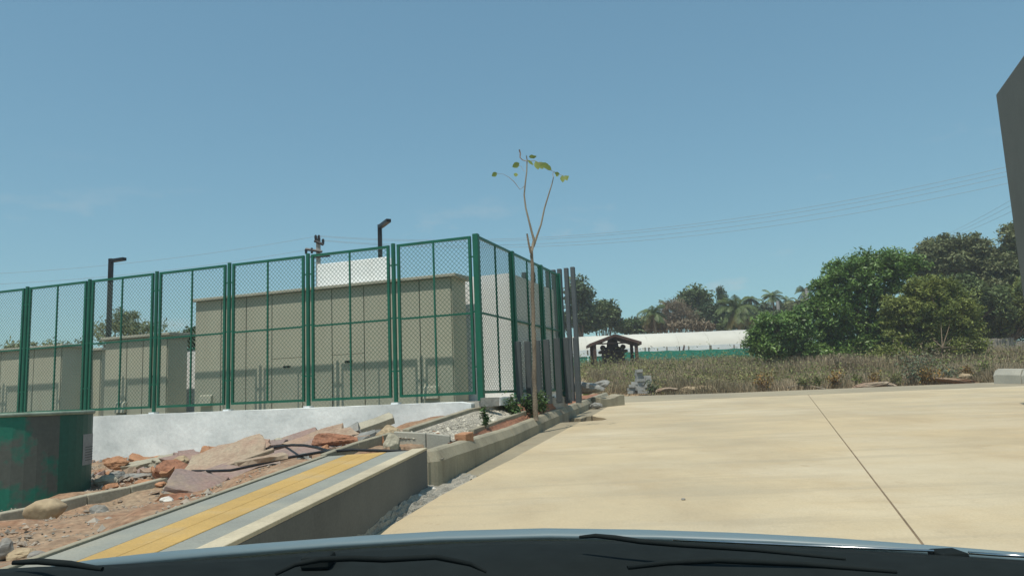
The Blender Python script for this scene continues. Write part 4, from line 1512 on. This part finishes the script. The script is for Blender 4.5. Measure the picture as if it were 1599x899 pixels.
MB().tube([(sx - .5, TD - .72, 4.3), (sx - .3, TD - .66, 4.9), (sx, TD + .9, za - .55), (sx + .35, TD + 2.6, za - .1)], .07, 5).build('strap', 'shrine_wood', pt)

nf = thing('net_fence', 'green shade-net fence on thin posts in front of the polytunnel', 'fence', (P(1080, 555, 62).x, 62, .93))
npx = (972, 1007, 1041, 1075, 1110, 1146, 1182)
for i, px in enumerate(npx):
    q = P(px, 549 - (px - 972) * .030, 62)
    MB().tube([(q.x, q.y, .8), (q.x + .03, q.y, q.z + .3)], .06, 6).build('post', 'fence_wood', nf)
    if i:
        a = P(npx[i - 1], 549 - (npx[i - 1] - 972) * .030, 62)
        mb = MB()
        nn_ = 6
        for k in range(nn_ + 1):
            t = k / nn_
            x = lerp(a.x, q.x, t)
            sag = -.05 * math.sin(math.pi * t)
            mb.v += [(x, 61.93 + .05 * math.sin(k * 2), 1.9), (x, 61.93, lerp(a.z, q.z, t) + sag)]
        for k in range(nn_):
            mb.f.append((k * 2, k * 2 + 2, k * 2 + 3, k * 2 + 1))
        o = mb.build('net_panel', 'shade_net', nf)
        s_ = o.modifiers.new('solid', 'SOLIDIFY')
        s_.thickness = .02

HD = 55.0
sh = thing('field_shrine', 'small dark shrine under a gabled shelter in the field', 'shrine', (P(957, 585, HD).x, HD, .93))
sx0, sx1 = P(918, 540, HD).x, P(998, 540, HD).x
szr, sze = P(957, 523, HD).z, P(957, 536.5, HD).z
xm = P(957, 523, HD).x
for sx_, dz_ in ((sx0, 0), (sx1, 0)):
    mb = MB()
    q = [V3((sx_, HD - 1.2, sze)), V3((xm, HD - 1.2, szr)), V3((xm, HD + 1.4, szr)), V3((sx_, HD + 1.4, sze))]
    if sx_ > xm:
        q = [q[1], q[0], q[3], q[2]]
    mb.hexa([p - V3((0, 0, .20)) for p in q] + q)
    mb.build('roof_slope', 'shrine_wood', sh)
for k, px in enumerate((926, 990)):
    q = P(px, 540, HD)
    for yy in (-1.0, 1.2):
        MB().box(q.x - .11, q.x + .11, HD + yy - .08, HD + yy + .08, .9, sze + .04).build('post', 'shrine_wood', sh)
MB().box(P(926, 540, HD).x, P(990, 540, HD).x, HD - 1.02, HD - .94, sze - .08, sze + .02).build('tie_beam', 'shrine_wood', sh)
for xa_, xb_ in ((935, 957), (979, 957)):
    a, b = P(xa_, 537, HD), P(xb_, 526, HD)
    MB().tube([(a.x, HD - .98, a.z), (b.x, HD - .98, b.z)], .05, 5).build('truss_bar', 'shrine_wood', sh)
ax_ = P(958, 560, HD).x
MB().box(ax_ - .75, ax_ + .75, HD - .4, HD + .7, .9, P(958, 551, HD).z).build('altar_base', 'shrine_stone', sh)
zt = P(958, 551, HD).z
MB().box(ax_ - .98, ax_ + .98, HD - .55, HD + .8, zt + .002, zt + .2).build('altar_cornice', 'shrine_stone', sh, bevel=.05)
prof = ((0, .62), (.22, .52), (.24, .43), (.5, .40), (.68, .33), (.8, .18), (.84, .02))
mb = MB()
for (h, r_) in prof:
    for k in range(14):
        w = 2 * math.pi * k / 14
        mb.v.append((ax_ + r_ * math.cos(w), HD + .1 + r_ * math.sin(w), zt + .2 + h * 1.05))
for i in range(len(prof) - 1):
    for k in range(14):
        k2 = (k + 1) % 14
        mb.f.append((i * 14 + k, i * 14 + k2, (i + 1) * 14 + k2, (i + 1) * 14 + k))
mb.build('dome', 'shrine_stone', sh, smooth=True)
for s_ in (-.72, .72):
    o = link(bpy.data.objects.new('corner_ornament', rock_mesh((.22, .2, .22), 5, .2)), 'shrine_stone', sh, True)
    o.matrix_parent_inverse = Matrix.Identity(4)
    o.location = (ax_ + s_ - sh.location.x, 0, zt + .38 - .93)

pf = thing('plank_fence', 'weathered grey plank fence at the back of the field', 'fence', (P(1530, 545, 55).x, 55, .93))
rp_ = np.random.default_rng(6)
x = P(1478, 540, 55).x
while x < P(1640, 530, 55).x:
    w = rp_.uniform(.16, .24)
    ztop = P(1500, 531, 55).z + rp_.normal() * .05
    if x > P(1580, 530, 55).x:
        ztop -= .2
    MB().box(x, x + w - .02, 55 + rp_.uniform(-.03, .03), 55.05, .9, ztop).build('plank', 'fence_wood', pf)
    x += w
MB().box(P(1478, 540, 55).x, P(1640, 540, 55).x, 55.08, 55.14, 2.6, 2.72).build('rail', 'fence_wood', pf)

# trees ---------------------------------------------------------------------------
tg = 'trees on the skyline behind the polytunnel'
tree('broadleaf_tree', 'tall dark tree on the skyline close to the grey posts', [(903, 470, 17, 32), (911, 490, 14, 25), (900, 505, 25, 20)], 84, 'leaf_dark', tg, 80, 110, (.5, .25), 1.0, 1)
tree('broadleaf_tree', 'round green tree right of the tall dark one, over the polytunnel end', [(938, 492, 20, 22), (952, 502, 16, 18), (930, 510, 22, 14)], 86, 'leaf_mid', tg, 80, 100, (.5, .25), 1.0, 2)
tree('broadleaf_tree', 'low green bush-like tree between round tree and first palm', [(985, 510, 16, 9), (972, 514, 12, 8), (1000, 515, 12, 8)], 88, 'leaf_mid', tg, 50, 90, (.45, .22), .8, 3)
tree('broadleaf_tree', 'rounded dark tree crown rising behind the bare brown tree', [(1084, 470, 24, 18), (1075, 482, 20, 18), (1095, 490, 18, 20)], 96, 'leaf_mid', tg, 90, 100, (.5, .25), 1.1, 4)
tree('broadleaf_tree', 'green tree between the rounded crown and the big palm', [(1112, 492, 20, 17), (1105, 504, 24, 12), (1128, 502, 14, 14)], 92, 'leaf_dark', tg, 80, 100, (.5, .25), 1.0, 5)
tree('broadleaf_tree', 'dark tree mass behind the big drooping palm', [(1160, 492, 26, 16), (1185, 498, 22, 18), (1145, 504, 22, 12)], 100, 'leaf_dark', tg, 90, 100, (.5, .25), 1.1, 6)
tree('broadleaf_tree', 'dusty olive tree below the row of far palms', [(1215, 495, 24, 14), (1240, 488, 26, 18), (1262, 490, 20, 20)], 100, 'leaf_dusty', tg, 90, 100, (.5, .25), 1.1, 7)
tree('conifer', 'thin pointed conifer on the skyline', [(1127, 458, 4, 10), (1127, 470, 7, 12), (1127, 482, 9, 12)], 104, 'leaf_dark', tg, 50, 70, (.4, .12), .5, 8)
tree('bare_tree', 'bare brownish tree between first palm and rounded crown', [(1052, 487, 22, 22), (1068, 497, 22, 18), (1040, 503, 22, 14)], 90, 'leaf_brown', tg, 90, 60, (.5, .06), 1.1, 9, barkmat='twig')
tree('broadleaf_tree', 'dry scrub tree low behind the polytunnel ridge', [(1030, 512, 26, 7), (1075, 510, 22, 8), (1100, 512, 18, 6)], 84, 'leaf_brown', tg, 60, 80, (.45, .12), .8, 10)

tree('broadleaf_tree', 'pale green hedge-like trees under the far palms', [(1190, 500, 30, 12), (1150, 508, 30, 9), (1230, 505, 30, 12)], 90, 'leaf_mid', tg, 90, 90, (.5, .25), 1.0, 21)
tree('broadleaf_tree', 'dusty crown low behind the first palm', [(1010, 508, 26, 10), (1040, 505, 22, 10)], 94, 'leaf_dusty', tg, 70, 80, (.5, .25), 1.0, 22)
big = 'large trees beside the field'
tree('mango_tree', 'low leafy green tree spilling over the polytunnel end', [(1215, 518, 40, 30), (1240, 510, 26, 30), (1190, 535, 20, 20), (1205, 545, 34, 16), (1240, 550, 36, 14)], 46, 'leaf_mango', big, 210, 120, (.26, .10), .5, 11, low=-.8)
tree('mango_tree', 'largest dense green tree in the middle of the thicket', [(1330, 450, 56, 45), (1300, 490, 36, 55), (1375, 430, 46, 42), (1345, 515, 50, 40), (1410, 425, 36, 40), (1300, 530, 36, 26), (1370, 545, 60, 22), (1290, 550, 50, 16)], 48, 'leaf_mango', big, 520, 130, (.27, .10), .58, 12, .3, low=-.8)
tree('feathery_tree', 'yellow-green feathery tree with pale stems before the thicket', [(1450, 490, 58, 45), (1420, 520, 42, 40), (1490, 500, 42, 50), (1455, 450, 38, 24), (1400, 490, 24, 36), (1470, 545, 66, 22), (1400, 555, 50, 16)], 45, 'leaf_feather', big, 430, 110, (.24, .075), .5, 13, .06, barkmat='bark', low=-.8, stems=6)
tree('broadleaf_tree', 'dusty grey-green tree rising behind the feathery one', [(1480, 405, 46, 38), (1520, 410, 40, 40), (1455, 415, 30, 30), (1545, 440, 40, 45)], 62, 'leaf_dusty', big, 330, 110, (.34, .14), .75, 14, .3, low=-.7)
tree('broadleaf_tree', 'tall tree partly hidden by the grey building', [(1588, 372, 26, 26), (1600, 400, 36, 36), (1580, 440, 36, 46)], 60, 'leaf_dusty', big, 200, 110, (.34, .14), .7, 15, .3, low=-.7)
tree('broadleaf_tree', 'light green tree above the plank fence', [(1575, 490, 36, 36), (1610, 480, 40, 46), (1550, 515, 24, 22)], 57.5, 'leaf_feather', big, 230, 110, (.30, .12), .6, 16, .2, low=-.7)
tree('broadleaf_tree', 'dark-leaved tree behind the plank fence', [(1500, 505, 50, 38), (1545, 520, 45, 26), (1440, 515, 50, 40)], 60, 'leaf_dark', big, 240, 110, (.32, .13), .7, 17, .2, low=-.7)
tree('broadleaf_tree', 'fresh green crown filling the thicket behind the feathery tree', [(1500, 462, 46, 30), (1540, 480, 40, 30), (1455, 468, 36, 30)], 56, 'leaf_mid', big, 240, 110, (.32, .13), .65, 23, .2, low=-.7)
tree('broadleaf_tree', 'sparse tree above the small kiosk in the compound', [(200, 500, 26, 18), (185, 515, 34, 14), (225, 518, 30, 12)], 30, 'leaf_dusty', None, 60, 45, (.16, .06), .4, 18, .08)
tree('broadleaf_tree', 'dark tree in the gap between the two kiosks', [(290, 535, 22, 12), (310, 528, 24, 14)], 30, 'leaf_dark', None, 50, 80, (.18, .08), .35, 19, .1)
tree('shrub_tree', 'low scrub beyond the compound far behind the tank', [(60, 545, 60, 12), (140, 532, 40, 12), (260, 528, 40, 10)], 34, 'leaf_dusty', None, 26, 40, (.2, .08), .4, 20, .05)


def palm(px, py, d, rad_px, label, seed, nfr=22, dry=0.25, trunk=.16):
    r = np.random.default_rng(seed)
    top = P(px, py, d)
    R_ = rad_px * d / F_PX
    e = thing('palm_tree', label, 'palm', (top.x, top.y, .93), 'coconut palms on the skyline')
    MB().tube([(top.x + .2, top.y, .7), (top.x + .25, top.y, lerp(.93, top.z, .5)), tuple(top)], [trunk * 1.3, trunk, trunk * .85], 7).build('trunk', 'bark_pale', e, smooth=True)
    for part, k in (('frond', nfr), ('dry_frond', max(2, int(nfr * dry)))):
        V = []
        for i in range(k):
            az = 2 * math.pi * i / k + r.normal() * .25
            el = r.uniform(-.1, 1.25) if part == 'frond' else r.uniform(-.9, -.2)
            L = R_ * r.uniform(.85, 1.15)
            h = V3((math.cos(az), math.sin(az), 0))
            p = V3(top)
            dirv = h * math.cos(el) + V3((0, 0, math.sin(el)))
            nseg = 14
            for s in range(nseg):
                q = p + dirv * (L / nseg)
                sidev = dirv.cross(V3((0, 0, 1)))
                if sidev.length < .05:
                    sidev = V3((1, 0, 0))
                sidev.normalize()
                ll = L * .30 * math.sin(math.pi * (s + 1.2) / (nseg + 1.5)) ** .6
                for sg2 in (-1, 1):
                    for w_ in (0, .5):
                        c = lerp(p, q, w_)
                        tip = c + sidev * sg2 * ll * .8 + dirv * ll * .45 - V3((0, 0, ll * .55))
                        wd = dirv * (L * .017)
                        V += [c - wd, c + wd, tip + wd * .3, tip - wd * .3]
                V += [p - V3((0, 0, .02)) - sidev * .03, p - sidev * -.03, q - sidev * -.03, q - sidev * .03]
                p = q
                dirv = (dirv - V3((0, 0, .13 if part == 'frond' else .10))).normalized()
        quads(part if k == 0 else part, np.array([tuple(x) for x in V]), 'leaf_palm' if part == 'frond' else 'leaf_palm_dry', e)
    return e


palm(1020, 488, 82, 26, 'first coconut palm, standing alone left of the bare tree', 1, 22, .3)
palm(1150, 482, 84, 34, 'biggest coconut palm with drooping yellow fronds', 2, 26, .5)
palm(1172, 467, 100, 18, 'small palm just behind the biggest one', 3, 16, .2)
palm(1206, 463, 98, 20, 'tall slim palm, middle of the far row', 4, 18, .2)
palm(1229, 470, 102, 15, 'short palm between the two tall far ones', 5, 16, .2)
palm(1256, 456, 104, 18, 'last palm of the far row, next to the thicket', 6, 18, .2)
palm(1194, 474, 108, 13, 'faint palm furthest back in the row', 7, 14, .2)
palm(1042, 478, 104, 16, 'small palm behind the bare brown tree', 9, 16, .2)
palm(1096, 470, 108, 16, 'palm half hidden behind the rounded crown', 10, 16, .2)
palm(1132, 488, 96, 20, 'palm left of the biggest one, lower', 11, 18, .3)
palm(1618, 432, 52, 34, 'palm with a dry drooping frond at the grey building', 8, 18, .5)

# slim concrete poles among the far palms, power pole and wires
for i, (px, t_, b_, d, lab) in enumerate(((1260, 450, 500, 92, 'leaning pale pole among the palms next to the thicket'), (1215, 470, 500, 92, 'pale pole below the tall slim palm'))):
    a, b = P(px - 1, t_, d), P(px + 2, b_, d)
    e = MB().tube([(b.x, d, .9), tuple(a)], [.26, .2], 6).build('concrete_pole', 'pole_concrete')
    tag(e, lab, 'pole')

PD = 45.0
ep = thing('power_pole', 'concrete power pole with crossarms behind the fence', 'pole', (P(497, 400, PD).x, PD, .93))
pt_ = P(497, 372, PD)
MB().box(pt_.x - .11, pt_.x + .11, PD - .1, PD + .1, .7, pt_.z).build('pole_shaft', 'pole_concrete', ep)
a, b = P(491, 376, PD), P(505, 382, PD)
for (q0, q1) in ((P(491, 376, PD - .15), P(505, 382, PD - .15)), (P(477, 389, PD - .15), P(503, 393, PD - .15)), (P(485, 401, PD - .15), P(515, 399, PD - .15))):
    MB().tube([tuple(q0), tuple(q1)], .085, 5).build('crossarm', 'black_metal', ep)
for (px, py) in ((493, 369), (498, 369), (504.5, 375), (478, 390), (487, 389)):
    q = P(px, py, PD - .15)
    MB().tube([tuple(q - V3((0, 0, .25))), tuple(q), tuple(q + V3((0, 0, .08)))], [.07, .09, .05], 6).build('insulator', 'black_metal', ep)


def wire(pts, label, r=.016, n=14, sag=.0):
    a, b = pts
    path = []
    for i in range(n + 1):
        t = i / n
        p = lerp(a, b, t)
        path.append(p - V3((0, 0, sag * 4 * t * (1 - t))))
    o = MB().tube(path, r, 4).build('power_line', 'wire_grey')
    tag(o, label, 'wire', 'overhead power lines')


for px, py, ex, ey, lab in ((493, 369, -60, 430, 'upper power line from the pole towards the tank side'), (478, 390, -60, 446, 'lower power line from the pole towards the tank side')):
    wire((P(px, py, PD - .15), P(ex, ey, 40)), lab, .008, sag=.35)
for k, (py0, ey, lab) in enumerate(((368, 244, 'topmost long power line rising over the road'), (369, 252, 'second long power line from the top over the road'),
                                    (375, 259, 'third long power line from the top over the road'), (376, 271, 'lowest long power line over the road'))):
    wire((P((498, 493, 504.5, 504.5)[k], py0, PD - .15), P(1640, ey, 34)), lab, .008, 24, sag=1.55)
for k, (y0, y1, lab) in enumerate(((366, 300, 'topmost of the steep power lines above the thicket'), (370, 309, 'middle of the steep power lines above the thicket'), (374, 320, 'lowest of the steep power lines above the thicket'))):
    wire((P(1478, y0, 75), P(1600, y1, 52)), lab, .010, 8, sag=.1)

# field grass and weeds -----------------------------------------------------------
r = np.random.default_rng(99)
n = 90000
x = r.uniform(3, 34, n)
y = 32.8 + 30 * r.uniform(0, 1, n) ** 1.5
keep = (x > 3.5 + (y - 33) * .06) & ~((x < 5.3 + (y - 33) * .13) & (y < 35))
far_edge = np.interp(x, [4, 9, 20, 40], [33.8, 32.3, 32.1, 32.0])
keep &= y > far_edge
sp_ = P(1000, 614, 34.8)
keep &= ((x - sp_.x) ** 2 + (y - sp_.y + .4) ** 2) > 1.0
x, y = x[keep], y[keep]
n = len(x)
nz = (np.sin(x * .9 + 1.3) * np.cos(y * .35) + np.sin(x * .31 + y * .2) + .6 * np.sin(x * 2.1 + y)) / 2.6
h = .95 * (.36 + .30 * nz + r.uniform(0, .32, n)) * (1 + .6 * (y > 40)) * np.clip((y - far_edge[keep]) / 1.6 + .25, 0, 1)
h = np.clip(h, .06, 1.25)
az = r.uniform(0, 2 * math.pi, n)
w = r.uniform(.006, .018, n)
lean = r.normal(0, .28, (n, 2)) * h[:, None]
v = np.empty((n, 4, 3))
dxv, dyv = np.cos(az) * w, np.sin(az) * w
gz = .90 + .065 * np.clip(y - 33.6, 0, 26.4)
v[:, 0] = np.stack([x - dxv, y - dyv, gz], 1)
v[:, 1] = np.stack([x + dxv, y + dyv, gz], 1)
v[:, 2] = np.stack([x + lean[:, 0] + dxv * .5, y + lean[:, 1] + dyv * .5, gz + h], 1)
v[:, 3] = np.stack([x + lean[:, 0] - dxv * .5, y + lean[:, 1] - dyv * .5, gz + h], 1)
tag(quads('dry_grass', v.reshape(-1, 3), 'dry_grass'), 'dry brown grass and stalks covering the field', 'grass', kind='stuff')
# leafy weeds: clumps of small leaves
nc = 1700
cx = r.uniform(3.5, 34, nc)
cy = 33.3 + 25 * r.uniform(0, 1, nc)
fe = np.interp(cx, [4, 9, 20, 40], [34.2, 33, 32.8, 32.6])
dens = np.clip(.55 + .45 * np.sin(cx * .55 + 2) * np.cos(cy * .3) + np.where(cx < 16, .3, -.1), .15, 1)
kk = (cy > fe) & (r.uniform(size=nc) < dens) & ~((cx < 5.5) & (cy < 35.5))
cx, cy = cx[kk], cy[kk]
ch_ = r.uniform(.25, .8, len(cx)) * np.where(cy > 42, 1.8, 1) * np.clip((cy - 32.5) / 3, .35, 1)
pts = []
for a, b, hh in zip(cx, cy, ch_):
    m = 34
    q = r.normal(size=(m, 3)) * np.array([.30, .30, .28]) * (.5 + hh)
    q[:, 2] = np.abs(q[:, 2]) * 1.15 + hh * .32
    pts.append(q + np.array([a, b, ground_z(b) - .03]))
pts = np.concatenate(pts)
tag(quads('weeds', leaf_quads(pts, .16, .065, r, .3), 'weed_green'), 'green leafy weeds mixed into the dry grass of the field', 'weeds', kind='stuff')

fgp = 'small plants along the far road edge'
for i, (px, py, hp, wp, d, m, lab) in enumerate((
        (1195, 610, 30, 13, 33.0, 'orange_leaf', 'orange-brown little bush at the road end left of two green tufts'),
        (1254, 608, 22, 9, 33.0, 'weed_green', 'left of two green tufts before the dry grass'),
        (1274, 607, 21, 9, 33.0, 'weed_green', 'right of two green tufts before the dry grass'),
        (1302, 607, 28, 12, 33.0, 'orange_leaf', 'tallest orange-brown bush below the big tree'),
        (1340, 603, 22, 9, 33.0, 'weed_green', 'small green tuft by the flat tan stone'),
        (1367, 602, 22, 10, 33.0, 'orange_leaf', 'small yellowish tuft above the flat tan stone'),
        (1400, 601, 24, 14, 33.0, 'weed_green', 'green tuft left of the grey-green bush'),
        (1430, 602, 46, 32, 33.2, 'grey_green', 'wide grey-green bush at the road edge'),
        (1447, 600, 30, 22, 32.9, 'orange_leaf', 'rusty flowering plant in front of the grey-green bush'),
        (1478, 597, 28, 18, 33.4, 'grey_green', 'grey-green tuft right of the rusty plant'),
        (1511, 592, 26, 10, 33.6, 'orange_leaf', 'orange plant above the red soil heap'),
        (1540, 594, 40, 20, 34, 'weed_green', 'green bush left of the concrete barrier'),
        (1440, 575, 42, 40, 40, 'leaf_brown', 'tangle of dry brown branches before the feathery tree'),
        (1330, 578, 30, 36, 41, 'leaf_brown', 'dry twiggy bush at the foot of the largest tree'),
        (1018, 616, 22, 13, 34, 'leaf_dark', 'dark green bush at the foot of the block stack'),
        (914, 594, 16, 7, 30, 'leaf_young', 'bright yellow-green weed near the grey posts'))):
    b = P(px, py, d)
    b.z = ground_z(d) - .01
    r2 = np.random.default_rng(200 + i)
    hh, ww = hp * d / F_PX, wp * d / F_PX
    e = thing('edge_plant', lab, 'plant', b, fgp)
    stems = MB()
    pts = []
    ns = 9
    for s in range(ns):
        tip = b + V3((r2.normal() * ww * .55, r2.normal() * ww * .5, hh * r2.uniform(.6, 1.1)))
        stems.tube([b - V3((0, 0, .05)), lerp(b, tip, .5) + V3((r2.normal() * .05, 0, .05)), tip], [.02, .014, .005], 4)
        for k in range(int(28 * max(1, ww / .4))):
            t = r2.uniform(.25, 1)
            pts.append(np.array(lerp(b, tip, t)) + r2.normal(size=3) * ww * .22)
    stems.build('stem', 'twig', e)
    quads('leaves', leaf_quads(np.array(pts), .15, .055, r2, .3), m, e)
wl = MB().tube([tuple(P(1228, 605, 33)), tuple(P(1245, 602, 33.1)), tuple(P(1268, 603, 33)), tuple(P(1289, 607, 32.6))], [.05, .06, .05, .03], 6)
tag(wl.build('fallen_branch', 'bark_pale', smooth=True), 'pale bent branch lying on the far road edge', 'branch')

# ---------------------------------------------------------------- the car the picture is taken from: bonnet, cowl, wipers, dashboard
car = thing('car', 'blue-grey car bonnet with wipers and black cowl in the foreground', 'car', (0.05, 1.2, 0.0))


def arc_z(pts, x):
    xs_, zs_ = zip(*pts)
    return float(np.interp(x, xs_, zs_))


def sheet(name, rows, m, smooth=True, thick=.012):
    mb = MB()
    if rows[0][3].y > rows[-1][3].y:        # keep the upper side up
        rows = rows[::-1]
    k = len(rows[0])
    for row in rows:
        mb.v += [tuple(p) for p in row]
    for i in range(len(rows) - 1):
        for j in range(k - 1):
            a = i * k + j
            mb.f.append((a, a + 1, a + k + 1, a + k))
    o = mb.build(name, m, car, smooth=smooth)
    s_ = o.modifiers.new('solid', 'SOLIDIFY')
    s_.thickness = thick
    s_.offset = -1
    return o


# front edge of the bonnet as it stands against the road, then the bonnet falling away to the bumper
fe_px = [(60, 893), (150, 872), (250, 861), (400, 848), (560, 836), (700, 828), (850, 824), (1000, 826), (1150, 831), (1300, 839), (1450, 850), (1599, 862), (1680, 872)]
def fe_d(px):
    return 1.95 - .55 * ((px - 850) / 800) ** 2
crest = [P(px, py, fe_d(px)) for px, py in fe_px]
rows = []
for (dy, dz) in ((-.75, .045), (-.5, .05), (-.25, .03), (0, 0), (.12, -.022), (.25, -.07), (.36, -.16), (.42, -.30)):
    rows.append([p + V3((0, dy if p.y + dy > .98 else .98 - p.y, dz)) for p in crest])
sheet('bonnet', [rows[k] for k in (2, 3, 4, 5, 6, 7)], 'car_paint')
for sgn, idx in ((-1, 0), (1, -1)):
    p = crest[idx]
    q = [V3((p.x + sgn * .00, .6, p.z - .01)), V3((p.x + sgn * .02, p.y + .35, p.z - .06)), V3((p.x + sgn * .02, p.y + .35, .25)), V3((p.x, .6, .25))]
    w = V3((-sgn * .05, 0, 0))
    MB().hexa([q[0] + w, q[1] + w, q[1], q[0]] if sgn > 0 else [q[0], q[1], q[1] + w, q[0] + w]) if False else None
    mb = MB()
    mb.v = [tuple(x) for x in q + [x + w for x in q]]
    mb.f = [(0, 1, 2, 3), (7, 6, 5, 4), (0, 4, 5, 1), (1, 5, 6, 2), (2, 6, 7, 3), (3, 7, 4, 0)]
    mb.build('front_wing', 'car_paint', car, bevel=.01)
ft = [p + V3((0, .43, -.30)) for p in crest]
mb = MB()
for p in ft:
    mb.v += [tuple(p), (p.x, p.y + .05, .45), (p.x, p.y, .2)]
for i in range(len(ft) - 1):
    for k in range(2):
        a = i * 3 + k
        mb.f.append((a, a + 3, a + 4, a + 1))
mb.build('front_bumper', 'car_paint', car, smooth=True)
# black cowl: its upper edge runs 14 px below the bonnet edge
ce_px = [(-40, 885), (60, 879), (150, 877), (250, 872), (400, 864), (560, 851), (700, 843), (800, 839), (900, 838), (1050, 840), (1200, 846), (1330, 853), (1450, 860), (1599, 869), (1680, 875)]
ced = lambda px: 1.12 - .16 * ((px - 850) / 800) ** 2
ce = [P(px, py + 5, ced(px)) for px, py in ce_px]
rows = [[p + V3((0, .10, -.08)) for p in ce], ce, [p + V3((0, -.05, .004)) for p in ce], [p + V3((0, -.12, -.004)) for p in ce], [p + V3((0, -.20, -.035)) for p in ce]]
sheet('cowl', rows, 'car_rubber', thick=.01)
MB().box(-.80, .80, .10, .80, .83, .955).build('dashboard', 'car_black', car, bevel=.04, segs=4)
MB().box(-.86, .86, .78, 1.02, .70, .93).build('firewall', 'car_black', car, bevel=.02)


def wiper(pts, label, r=.008):
    k = len(pts)
    w = MB().tube([P(*p) for p in pts], [r * (.25 + .75 * math.sin(math.pi * (i + .4) / (k - .2)) ** .5) for i in range(k)], 7).build('wiper', 'car_rubber', car, smooth=True)
    return w


wiper([(905, 838, 1.02), (930, 836, 1.01), (960, 839, 1.0), (1000, 845, .99), (1060, 850, .98), (1180, 858, .97), (1320, 872, .96)], '', .0035)
wiper([(430, 896, .80), (460, 881, .81), (500, 873, .82), (550, 871, .83), (600, 873, .84), (680, 869, .85), (735, 880, .86), (760, 892, .86)], '', .0035)
wiper([(20, 878, .92), (60, 876, .92), (110, 880, .91), (160, 888, .90)], '', .004)
wiper([(980, 886, .82), (1040, 878, .83), (1120, 874, .84), (1250, 880, .84), (1400, 892, .84)], '', .0035)
for pts, r_ in (([(1050, 842, 1.11), (1150, 846.5, 1.11), (1250, 851, 1.10), (1458, 859.5, 1.08)], .0018), ([(1512, 862.5, 1.07), (1560, 866, 1.06), (1599, 868, 1.06)], .0022),
                ):
    MB().tube([P(*p) for p in pts], r_, 6).build('trim_line', 'car_chrome', car, smooth=True)
wj = P(1480, 860, 1.08)
MB().box(wj.x - .019, wj.x + .019, wj.y - .02, wj.y + .02, wj.z - .016, wj.z + .001).build('washer_jet', 'car_rubber', car, bevel=.004)
wj = P(497, 864, 1.0)
MB().box(wj.x - .018, wj.x + .018, wj.y - .02, wj.y + .02, wj.z - .016, wj.z + .000).build('washer_jet', 'car_rubber', car, bevel=.004)

# ---------------------------------------------------------------- thin haze in the air
mb = MB().box(-160, 160, -25, 150, -3.0, 26)
hz = bpy.data.objects.new('haze', mb.mesh('haze'))
COL.objects.link(hz)
hm = bpy.data.materials.new('haze_air')
hm.use_nodes = True
nt = hm.node_tree
nt.nodes.clear()
ho = nt.nodes.new('ShaderNodeOutputMaterial')
hv = nt.nodes.new('ShaderNodeVolumePrincipled')
hv.inputs['Color'].default_value = (0.92, 0.95, 1.0, 1)
hv.inputs['Density'].default_value = 0.0010
nt.links.new(hv.outputs[0], ho.inputs['Volume'])
hz.data.materials.append(hm)
tag(hz, kind='stuff')
